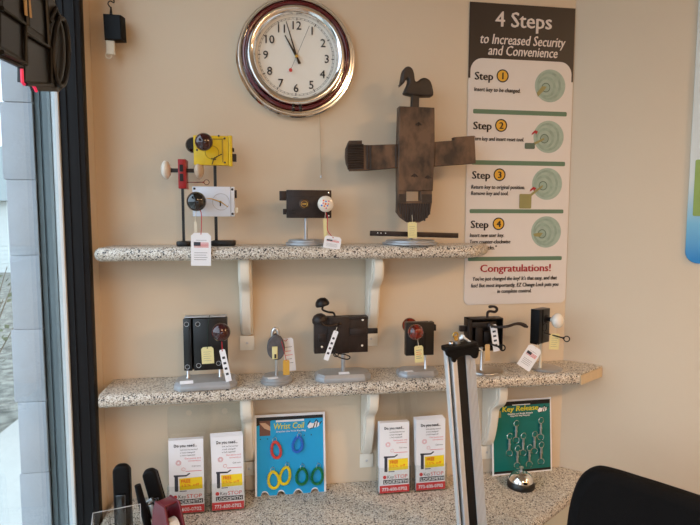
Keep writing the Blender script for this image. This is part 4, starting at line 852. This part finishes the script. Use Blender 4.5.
# ================================================================== WRIST COIL CARD
def card_frame(px0, px1, pyb, pyt, tilt, rotd=0, yaw=0):
    b = PZ((px0+px1)/2, pyb, ZC); tilt = min(tilt, math.atan((-b.y-.008)/.28))
    f_ = PF(b.y); xl = PZ(px0, pyb, ZC); w_ = f_.p(px1, pyb).x-f_.p(px0, pyb).x
    # height so that the top lands at pyt after leaning back
    h_ = 0.3
    for _ in range(20):
        G = Frot((b.x-w_/2, b.y, ZC+.0008), yaw=yaw, tilt=tilt)
        top = G @ Vector((w_/2, h_, 0)); d = top-CAM; py = 262.5-FPX*d.dot(UPV)/d.dot(FWD); h_ += (py-pyt)*.0026
    return G, w_, h_
G, w_, h_ = card_frame(255.5, 326.5, 494.5, 413.5, rad(9))
t = thing('wrist_coil_card', 'cyan display card holding coloured wrist coils, leaning on the wall', 'display card', G @ Vector((w_/2, 0, 0)))
scal = []
n = 40
for i in range(n+1):
    u = w_*i/n; v = 0
    for c_ in (.13, .36, .60, .84):
        if abs(u/w_-c_) < .055: v = .012*math.sqrt(max(0, 1-((u/w_-c_)/.055)**2))
    scal.append((u, v))
mb = MB(); mb.prof(G, [scal+[(w_, h_), (0, h_)]], -.002, 0); bd = mb.build('backing_board', 'white_paper', t, flat=True)
sc2 = [(max(.006, min(w_-.006, u)), v+(.004 if v else .0005)) for u, v in scal]
mb = MB(); mb.prof(G, [sc2[1:-1]+[(w_-.006, h_-.008), (.006, h_-.008)]], 0, .0004); cy = mb.build('cyan_print', 'cyan', bd, flat=True)
mb = MB(); mb.prof(G, [[(.006, h_-.034), (w_*.25, h_-.018), (w_-.006, h_-.018), (w_-.006, h_-.008), (.006, h_-.008)]], .0004, .0007); mb.build('black_band', 'ink', cy, flat=True)
mb = MB(); mb.text(G, 'Wrist Coil', w=w_*.43, h=h_*.072, base=(w_*.27, h_*.815), bold=.03, shear=.15, lift=.0006); mb.build('title', 'yellow_text', cy, flat=True)
mb = MB(); mb.text(G, 'Stretches Like Wrist Key Ring', w=w_*.42, h=h_*.02, base=(w_*.30, h_*.775), bold=.02, lift=.0006); mb.box(G, (w_*.30, h_*.90, .0006), (w_*.70, h_*.925, .0010)); mb.build('subtitle', 'white_paper', cy, flat=True)
mb = MB(); mb.box(G, (w_*.07, h_*.74, .0006), (w_*.22, h_*.925, .0010)); pbx = mb.build('printed_photo', 'photo_brown', cy, flat=True)
mb = MB(); mb.prof(G, [[(w_*.07, h_*.90), (w_*.15, h_*.90), (w_*.22, h_*.85), (w_*.22, h_*.80), (w_*.14, h_*.83)]], .0010, .0014); mb.build('printed_wrist', 'photo_skin', pbx, flat=True)
def gki(G, u, v, s, par):
    a = MB(); a.prof(G, [[(u-s, v-.2*s), (u-.6*s, v+.35*s), (u-.1*s, v+.2*s), (u+.35*s, v+.5*s), (u+1.0*s, v+.1*s), (u+.6*s, v-.35*s), (u-.2*s, v-.45*s), (u-.8*s, v-.5*s)]], .0006, .0009); o_ = a.build('logo_patch', 'white_paper', par, flat=True)
    a = MB()
    for (x0_, y0_, x1_, y1_) in ((-1, .1, -.6, .6), (-.2, -.5, .1, .25), (.3, -.3, .5, .6), (.75, 0, 1.1, .45), (-.7, -.6, -.3, -.45), (.05, .35, .35, .75)):
        a.prof(G, [[(u+x0_*s, v+y0_*s), (u+x0_*s+.14*s, v+y0_*s-.05*s), (u+x1_*s+.14*s, v+y1_*s), (u+x1_*s, v+y1_*s+.05*s)]], .0009, .0012)
    a.build('logo_mark', 'ink', par, flat=True)
gki(G, w_*.84, h_*.845, w_*.095, cy)
mb = MB()
for (u, v) in ((.08, .70), (.18, .70), (.70, .72), (.80, .72)): mb.lathe(G @ Vector((w_*u, h_*v, .0004)), (0, -1, 0), [(.0018, 0), (.0018, .0003)], 10)
mb.build('punched_holes', 'ink', cy, flat=True)
def wrist_coil(m, label, u, v, R, rx, rz, rot):
    c = G @ Vector((w_*u, h_*v, .007)); t_ = thing('wrist_coil', label, 'wrist coil', c, 'wrist coils on the cyan card')
    nrm = G.to_3x3() @ Vector((0, 0, 1)); T = Frot(c, rot=rad(rot), tilt=rad(9)); mb = MB(); vs = []; pts = []
    N = 34*10
    for i in range(N):
        a = 2*PI*i/N; b = 34*a; rr = 1+0*a; r2 = .0030
        cx2, cz2 = R*rx*math.sin(a)*(1-.12*math.cos(a)), R*rz*math.cos(a); L = math.hypot(cx2/(rx*rx), cz2/(rz*rz)); nx, nz = cx2/(rx*rx)/L, cz2/(rz*rz)/L
        pts.append(T @ Vector((cx2+nx*r2*math.cos(b), cz2+nz*r2*math.cos(b), r2*math.sin(b))))
    pts.append(pts[0]); mb.tube(pts, .0019, 5); mb.build('coil', m, t_)
    mb = MB(); mb.torus(T @ Vector((0, R*rz+.006, .001)), (.6, -.8, 0), .008, .0007, 20, 5); mb.tube([G @ Vector((w_*u, h_*v+R*rz+.017, -.0065)), T @ Vector((0, R*rz+.012, .001))], .0008, 5); mb.build('split_ring', 'steel', t_)
def onG(px, py):
    d = ray(px, py); Gi = G.inverted(); a = Gi @ CAM; b = Gi.to_3x3() @ d; k = (.007-a.z)/b.z; q = a+b*k; return q.x/w_, q.y/h_
TILT = math.asin(-(G.to_3x3() @ Vector((0, 0, 1))).z) if False else 0
for m_, lb_, x_, y_, rx_, rz_, ro_ in (
    ('coil_red', 'red wrist coil hanging on the cyan card', 276, 450, 4.6, 8.2, 8), ('coil_blue', 'blue wrist coil hanging on the cyan card', 297.7, 444.5, 4.9, 7.6, -10),
    ('coil_yellow', 'yellow wrist coil on the cyan card, lower one at the far left', 273.5, 480, 5.3, 8.3, 6), ('coil_yellow', 'yellow wrist coil on the cyan card, overlapping beside the first green coil', 285, 475.7, 5.0, 8.6, -12),
    ('coil_green', 'green wrist coil on the cyan card, next to the yellow coils', 301.7, 476.5, 5.6, 8.0, -4), ('coil_green', 'green wrist coil on the cyan card, at its right edge', 317.2, 476, 5.6, 8.2, -8)):
    u_, v_ = onG(x_, y_); wrist_coil(m_, lb_, u_, v_, .0030, rx_, rz_, ro_)

# ================================================================== KEY RELEASE CARD
G, w_, h_ = card_frame(493, 553.5, 474.0, 399.0, rad(8), yaw=rad(2))
t = thing('key_release_card', 'teal display card holding steel key releases, behind the service bell', 'display card', G @ Vector((w_/2, 0, 0)))
mb = MB(); mb.box(G, (0, 0, -.002), (w_, h_, 0)); bd = mb.build('backing_board', 'white_paper', t, flat=True)
mb = MB(); mb.box(G, (.005, .005, 0), (w_-.005, h_-.006, .0004)); cy = mb.build('teal_print', 'teal', bd, flat=True)
mb = MB(); mb.box(G, (.005, h_-.020, .0004), (w_-.005, h_-.006, .0007)); mb.box(G, (.005, .005, .0004), (w_-.005, .013, .0007)); mb.build('black_band', 'ink', cy, flat=True)
mb = MB(); mb.text(G, 'Key Release', w=w_*.60, h=h_*.07, base=(w_*.17, h_*.845), bold=.03, shear=.15, lift=.0006); mb.build('title', 'yellow_text', cy, flat=True)
mb = MB(); mb.text(G, 'Quickly and Easily Detach', w=w_*.42, h=h_*.02, base=(w_*.26, h_*.80), bold=.02, lift=.0006); mb.text(G, 'Keys For Any Purpose', w=w_*.32, h=h_*.02, base=(w_*.31, h_*.772), bold=.02, lift=.0006); mb.box(G, (w_*.34, h_*.92, .0006), (w_*.64, h_*.932, .0010)); mb.build('subtitle', 'white_paper', cy, flat=True)
mb = MB(); mb.box(G, (w_*.09, h_*.77, .0006), (w_*.15, h_*.86, .0009)); mb.build('printed_photo', 'khaki', cy, flat=True)
gki(G, w_*.85, h_*.845, w_*.085, cy)
def releaser(u, v, first, lab):
    c = G @ Vector((w_*u, h_*v, .006)); t_ = thing('key_release', lab, 'key release', c, 'steel key releases on the teal card')
    mb = MB(); mb.tube([c+Vector((0, 0, .019)), c+Vector((0, 0, .004)), c+Vector((0, 0, -.019))], .0036, 10); mb.lathe(c+Vector((0, 0, -.001)), (0, 0, 1), [(.0048, 0), (.0048, .005)], 12); mb.build('barrel', 'steel', t_)
    for s_ in (1, -1): mb = MB(); mb.torus(c+Vector((0, -.001, s_*.029)), (.25*s_, -1, 0), .0105, .0008, 24, 5); mb.build('split_ring', 'chrome', t_)
rel = [(.385, .575, 'topmost left of the teal card'), (.80, .59, 'topmost right of the teal card'), (.27, .41, 'far left in the middle row of the teal card'), (.50, .40, 'left of centre in the middle row of the teal card'), (.69, .41, 'right of centre in the middle row of the teal card'), (.40, .235, 'left in the bottom row of the teal card'), (.60, .235, 'centre of the bottom row of the teal card'), (.80, .26, 'right in the bottom row of the teal card')]
for i, (u, v, s_) in enumerate(rel): releaser(u, v, i == 0, 'steel key release, '+s_)

# ================================================================== SERVICE BELL
c = PZ(523.5, 489, ZC); c.y = PZ(523.5, 486, ZC).y
t = thing('service_bell', 'chrome counter bell with black base in front of the teal card', 'bell', (c.x, c.y, ZC))
R_ = PF(c.y).sz(523, 485)*12.6
mb = MB(); mb.lathe((c.x, c.y, ZC+.0005), (0, 0, 1), [(R_*.98, 0), (R_, .003), (R_*.99, .013), (R_*.86, .0205), (0, .0205)], 40); mb.build('base', 'black', t)
mb = MB(); mb.lathe((c.x, c.y, ZC+.021), (0, 0, 1), [(R_*.88, 0), (R_*.88, .003), (R_*.82, .009), (R_*.70, .017), (R_*.50, .024), (R_*.2, .028), (0, .0285)], 40); mb.build('dome', 'chrome', t)
mb = MB(); mb.lathe((c.x, c.y, ZC+.049), (0, 0, 1), [(.004, 0), (.003, .004), (.0025, .012), (.007, .013), (.007, .016), (0, .0175)], 18); mb.build('plunger', 'steel', t)

# ================================================================== ALUMINIUM DOOR STILE SAMPLE
top = P(459.3, 349, -.375); bot = PZ(473.5, 541, ZC+.006)
ax = (top-bot); L = ax.length
xh = Vector((1, .12, 0)); axn = ax.normalized(); G = Fr(bot, xh-axn*xh.dot(axn), ax)    # u across, v up the bar, w towards camera
t = thing('door_stile_sample', 'tall aluminium door frame section with black cap standing on the counter', 'display stand', (bot.x, bot.y, ZC))
hw = .0395
mb = MB(); mb.box(G, (-hw, 0, -.012), (-hw+.005, L, .006), .0008); mb.box(G, (-hw+.013, 0, -.012), (-hw+.018, L, .010), .0008); mb.box(G, (-hw+.018, 0, .000), (-hw+.029, L, .004)); lc = mb.build('left_channel', 'alu', t)
mb = MB(); mb.box(G, (-hw+.005, 0, -.014), (-hw+.013, L, -.008)); mb.build('groove_shade', 'black', lc)  # channel back plate coloured black, painting in the shade between the fins
mb = MB(); mb.box(G, (-hw+.029, 0, -.014), (hw-.025, L, .003)); mb.build('gasket', 'black', t, label='black rubber strip down the middle')
mb = MB(); mb.box(G, (hw-.026, 0, -.014), (hw, L, .005))
for i in range(7): mb.box(G, (hw-.026+i*.0038, 0, .005), (hw-.026+i*.0038+.0017, L, .0085))
mb.build('ribbed_channel', 'alu', t)
mb = MB(); out_ = [(-.047, .004), (-.044, .014), (-.03, .016), (.0, .012), (.03, .014), (.044, .008), (.046, -.002), (.042, -.020), (.036, -.026), (.027, -.024), (.02, -.016), (0, -.013), (-.016, -.018), (-.022, -.026), (-.030, -.024), (-.034, -.012), (-.044, -.006)]
T = G @ Matrix.Translation((0, L, 0)); mb.prof(T, [[(v.x, v.y) for v in spl([(a_, b_2, 0) for a_, b_2 in out_+[out_[0]]], 3)[:-1]]], .012, .020, .002)
mb.prof(T @ Matrix.Rotation(rad(-90), 4, 'X'), [rrect(-.046, -.022, .046, .016, .010)], .003, .014, .002); cap = mb.build('end_cap', 'matte_black', t)
mb = MB(); mb.lathe(T @ Vector((-.004, .012, -.006)), G.to_3x3() @ Vector((0, 1, 0)), [(.010, 0), (.010, .009), (.008, .011), (0, .011)], 24); mb.build('cylinder', 'steel', cap)
mb = MB(); mb.box(T, (-.009, .022, -.008), (.001, .034, -.005), .001); mb.torus(T @ Vector((-.004, .036, -.0065)), (0, -1, 0), .006, .0024, 20, 6); mb.build('key', 'brass', cap)
mb = MB(); a = T @ Vector((.012, .030, 0)); b = P(482.5, 351, -.36); mb.tube([a, a.lerp(b, .5)+Vector((0, 0, .001)), b], [.003, .0026, .002], 8); mb.ball(a, .006); mb.build('lever', 'bead', cap, label='thin white lever')
mb = MB(); mb.ball(T @ Vector((-.022, .018, 0)), .006); mb.ball(T @ Vector((.010, .026, -.004)), .008); mb.build('set_screw', 'steel', cap)
mb = MB(); mb.box(Matrix.Translation((bot.x, bot.y, ZC+.0005)), (-.06, -.05, 0), (.06, .05, .008), .002); mb.build('foot', 'matte_black', t)

# ================================================================== STAPLERS, TAPE, ACRYLIC TRAY
def stapler(px, pyt, wpx, Y, lean, lab, open_):
    f_ = PF(Y); top_ = f_.p(px, pyt); s_ = f_.sz(px, pyt); W_ = wpx*s_/2; H_ = top_.z-ZC
    t_ = thing('stapler', lab, 'stapler', (top_.x+math.tan(lean)*H_, Y, ZC)); o_ = Vector((top_.x+math.tan(lean)*H_, Y, ZC+.001))
    ax_ = Vector((top_.x-o_.x, 0, H_)); G_ = Fr(o_, Vector((1, 0, -ax_.x/ax_.z)), ax_); L_ = ax_.length
    mb = MB(); mb.prof(G_, [rrect(-W_, .0, W_, L_, W_*.85, 8)], -.016, .006, .005); arm = mb.build('top_arm', 'matte_black', t_)
    mb = MB(); mb.box(G_, (-W_*.55, .01, .004), (W_*.55, L_*.62, .016), .003); mb.build('magazine', 'jet', t_)
    mb = MB(); mb.prof(G_, [rrect(-W_*.8, .0, W_*.8, L_*.93, W_*.7, 6)], -.036, -.026, .003); mb.build('base_plate', 'matte_black', t_)
    if open_:
        mb = MB(); mb.box(G_, (-W_*1.3, L_*.36, .010), (-W_*.3, L_*.56, .022), .003); mb.tube([G_ @ Vector((-W_*1.2, L_*.58, .016)), G_ @ Vector((-W_*.2, L_*.62, .016))], .006, 10); mb.build('hinge', 'steel', t_)
        mb = MB(); mb.tube([f_.p(149, 530, -.03), f_.p(142, 503, -.03), f_.p(137.5, 485, -.03)], [.010, .010, .008], 10); mb.build('anvil', 'matte_black', t_)
stapler(121, 465.5, 17, -.20, rad(0), 'black stapler standing upright on end, closest to the window', False)
stapler(148, 470.5, 14, -.22, rad(13), 'black stapler standing open with its steel hinge showing, next to tape dispenser', True)
# tape dispenser
f = PF(-.325)
t = thing('tape_dispenser', 'maroon tape dispenser with a white roll at the bottom left', 'tape dispenser', P(170, 525, -.325))
G = Frot((P(166, 520, -.325).x, -.325, ZC+.001), yaw=rad(-50))
zz = f.p(158, 508).z-ZC
side = [(-.070, 0), (.075, 0), (.080, .012), (.070, .022), (.040, .018), (.030, .022), (.026, zz*.55), (.002, zz), (-.042, zz+.002), (-.056, zz*.8), (-.068, .03)]
mb = MB(); mb.prof(G, [side], -.040, -.034, .002); mb.prof(G, [side], .0, .006, .002); mb.box(G, (-.068, 0, -.036), (.078, .012, .001), .002); mb.box(G, (-.055, .012, -.036), (-.046, zz*.72, .001), .001); mb.box(G, (-.042, zz-.006, -.036), (-.006, zz, .002), .002); mb.build('body', 'maroon', t)
mb = MB(); cN = G @ Vector((-.004, zz*.56, -.030)); nn = (G.to_3x3() @ Vector((0, 0, 1))); mb.lathe(cN, nn, [(.012, .002), (.023, .002), (.023, .022), (.012, .022), (.012, .002)], 28); mb.build('tape_roll', 'tape', t)
mb = MB(); mb.box(G, (.062, .020, -.034), (.074, .026, .0), .0005); mb.build('cutter', 'steel', t)
mb = MB(); a = G @ Vector((.010, zz*.72, -.012)); b = G @ Vector((.066, .026, -.012)); d = b-a; T = Fr(a, d, (0, 0, 1)); mb.box(T, (0, -.0003, -.009), (d.length, .0003, .009)); mb.build('tape_end', 'tape', t)
# clear tray
t = thing('acrylic_tray', 'clear acrylic tray with open top in the bottom left corner', 'tray', P(112, 525, -.42))
zt_ = P(110, 521.5, -.42).z; a = P(90, 512, -.42); G = Matrix.Translation((a.x+.012, -.46, ZC+.001)) @ Matrix.Rotation(rad(14), 4, 'Z'); H_ = zt_-ZC-.001
mb = MB(); wA, dA, th = .105, .085, .003
mb.box(G, (0, 0, 0), (wA, dA, th)); mb.box(G, (0, 0, th), (th, dA, H_)); mb.box(G, (wA-th, 0, th), (wA, dA, H_)); mb.box(G, (th, 0, th), (wA-th, th, H_*.96)); mb.box(G, (th, dA-th, th), (wA-th, dA, H_)); wl = mb.build('walls', 'acrylic', t, flat=True)
mb = MB(); e_ = .0008
for a_, b_ in (((0, 0, H_*.96), (wA, e_*2, H_*.96+e_)), ((0, dA-e_*2, H_), (wA, dA, H_+e_)), ((0, 0, H_), (e_*2, dA, H_+e_)), ((wA-e_*2, 0, H_), (wA, dA, H_+e_)), ((0, -.0005, 0), (e_, .001, H_)), ((wA-e_, -.0005, 0), (wA, .001, H_)), ((wA-e_, dA-e_, 0), (wA, dA, H_))): mb.box(G, a_, b_)
mb.build('edge_glint', 'alu', wl, flat=True)  # pale strips added on the edges, painting in the glint of clear acrylic
mb = MB(); mb.box(G, (.035, th, th), (.035+th, dA-th, H_*.93)); mb.build('divider', 'acrylic', t, flat=True)

# ================================================================== CHAIR
t = thing('office_chair', 'black upholstered chair with rounded backrest in front of the right wall', 'chair', (1.0, -.80, 0))
tl = P(585, 478, -.42); yaw = rad(-37)
o = P(640, 470, -.52)
G = Frot((P(567, 500, -.45).x, -.45, 0), yaw=yaw, tilt=rad(0))
ztop = P(605, 469, -.50).z
Wc = .44
def arc(y): return y
ztop -= .008
ol = [(0.004, ztop-.46), (-.002, ztop-.30), (.000, ztop-.17), (.010, ztop-.09), (.030, ztop-.035), (.062, ztop-.006), (.10, ztop), (.16, ztop+.001), (.24, ztop+.001), (.32, ztop-.002), (.37, ztop-.012), (.41, ztop-.045), (.435, ztop-.10), (.445, ztop-.18), (.442, ztop-.30), (.436, ztop-.46), (.40, ztop-.50), (.22, ztop-.515), (.04, ztop-.50)]
mb = MB(); mb.prof(G, [[(v.x, v.y) for v in spl([(a_, b_2-.13*max(0, a_-.08), 0) for a_, b_2 in ol+[ol[0]]], 4)[:-1]]], -.06, 0, .022); mb.build('backrest', 'fabric', t)
mb = MB(); mb.prof(Fr(G @ Vector((.22, .50, .20)), G.to_3x3() @ Vector((1, 0, 0)), G.to_3x3() @ Vector((0, 0, -1))), [rrect(-.23, -.22, .23, .22, .07, 6)], -.03, .04, .02)
mb.build('seat', 'fabric', t)
mb = MB(); mb.box(G, (.19, .44, -.075), (.25, .70, -.062), .004); mb.box(G, (.19, .44, -.075), (.25, .452, .2), .004); cxx = G @ Vector((.22, 0, .20))
mb.lathe((cxx.x, cxx.y, .10), (0, 0, 1), [(.03, 0), (.03, .2), (.018, .2), (.018, .355)], 16); mb.build('column', 'matte_black', t)
for i in range(5):
    a = 2*PI*i/5+.3; e = Vector((cxx.x+.27*math.cos(a), cxx.y+.27*math.sin(a), .075)); mb = MB(); mb.tube([Vector((cxx.x, cxx.y, .12)), e], [.026, .016], 8); lg = mb.build('leg', 'matte_black', t)
    mb = MB(); mb.lathe(e+Vector((-.012, 0, -.047)), (1, 0, 0), [(.027, 0), (.027, .024)], 20); mb.build('caster', 'matte_black', lg)

# ================================================================== OPEN SIGN (BACK SIDE) IN THE WINDOW
SX = -.44
def sp(px, py): q = PX(px, py, SX); return (q.y, q.z)
FS = Matrix(((0, 0, 1, SX), (1, 0, 0, 0), (0, 1, 0, 0), (0, 0, 0, 1)))   # u = y, v = z, w = +x
t = thing('window_sign', 'back of a black neon style sign hanging in the window at top left', 'sign', PX(40, 90, SX))
hull = [(-40, 20), (0, 56), (25, 68), (25, 82.5), (36, 84), (38, 91), (62, 92), (66, 86), (68.5, 70), (68.5, 40), (64, 17), (56, 0), (52, -25), (-40, -60)]
mb = MB(); mb.prof(FS, [[sp(*q) for q in hull]], -.014, -.004, .002); hs = mb.build('housing', 'sign_frame', t)
def cell(pts): mb = MB(); mb.prof(FS, [[sp(*q) for q in pts]], -.006, -.003); mb.build('recessed_panel', 'sign_glass', hs, flat=True)
cell([(3, 13), (22, 27), (24, 58), (3, 46)]); cell([(27, 40), (48, 50), (50, 82), (27, 80)]); cell([(30, -4), (45, 4), (48, 38), (31, 26)]); cell([(5, -10), (20, -4), (21, 20), (5, 8)])
def rib(pts, r=.004): mb = MB(); mb.tube([Vector((SX+.0, *sp(*q))) for q in pts], r, 8); mb.build('rib', 'sign_frame', hs)
rib([(2, 8), (25, 24), (26, 64), (2, 52)]); rib([(25, 32), (50, 48), (52, 85), (26, 84)]); rib([(26, -6), (28, 26)]); rib([(46, -6), (49, 46)]); rib([(50, 22), (56, 8), (60, 20)])
mb = MB(); vs = [Vector((SX+.004, *sp(59+7.5*math.cos(2*PI*i/36), 52+34*math.sin(2*PI*i/36)))) for i in range(37)]; mb.tube(vs, .0055, 8); mb.build('oval_ring', 'sign_frame', t)
mb = MB(); mb.tube([Vector((SX-.003, *sp(*q))) for q in ((23.5, 69), (24.2, 82.5), (26, 84.5))], .003, 6); mb.tube([Vector((SX-.003, *sp(*q))) for q in ((34.5, 85), (36.5, 88), (38, 91.5))], .003, 6); mb.build('tube_light', 'sign_pink', t, label='pink edge of the sign tube')
mb = MB(); mb.prof(FS, [[sp(23, -6), sp(29, -4), sp(31, 18), sp(24.5, 15)]], .0, .002); mb.build('sticker', 'tan_tag', hs, label='tan sticker')

# ================================================================== CEILING LIGHTS (behind the camera)
for i, (lx, ly) in enumerate(LAMPS):
    t = thing('ceiling_light', 'round warm ceiling light overhead, outside the photo', 'light', (lx, ly, CEIL), 'round ceiling lights')
    mb = MB(); mb.lathe((lx, ly, CEIL-.022), (0, 0, 1), [(.20, 0), (.21, .004), (.21, .021), (0, .021)], 36); mb.build('housing', 'bead', t)
for o in bpy.data.objects:
    if '_o' in o: del o['_o']
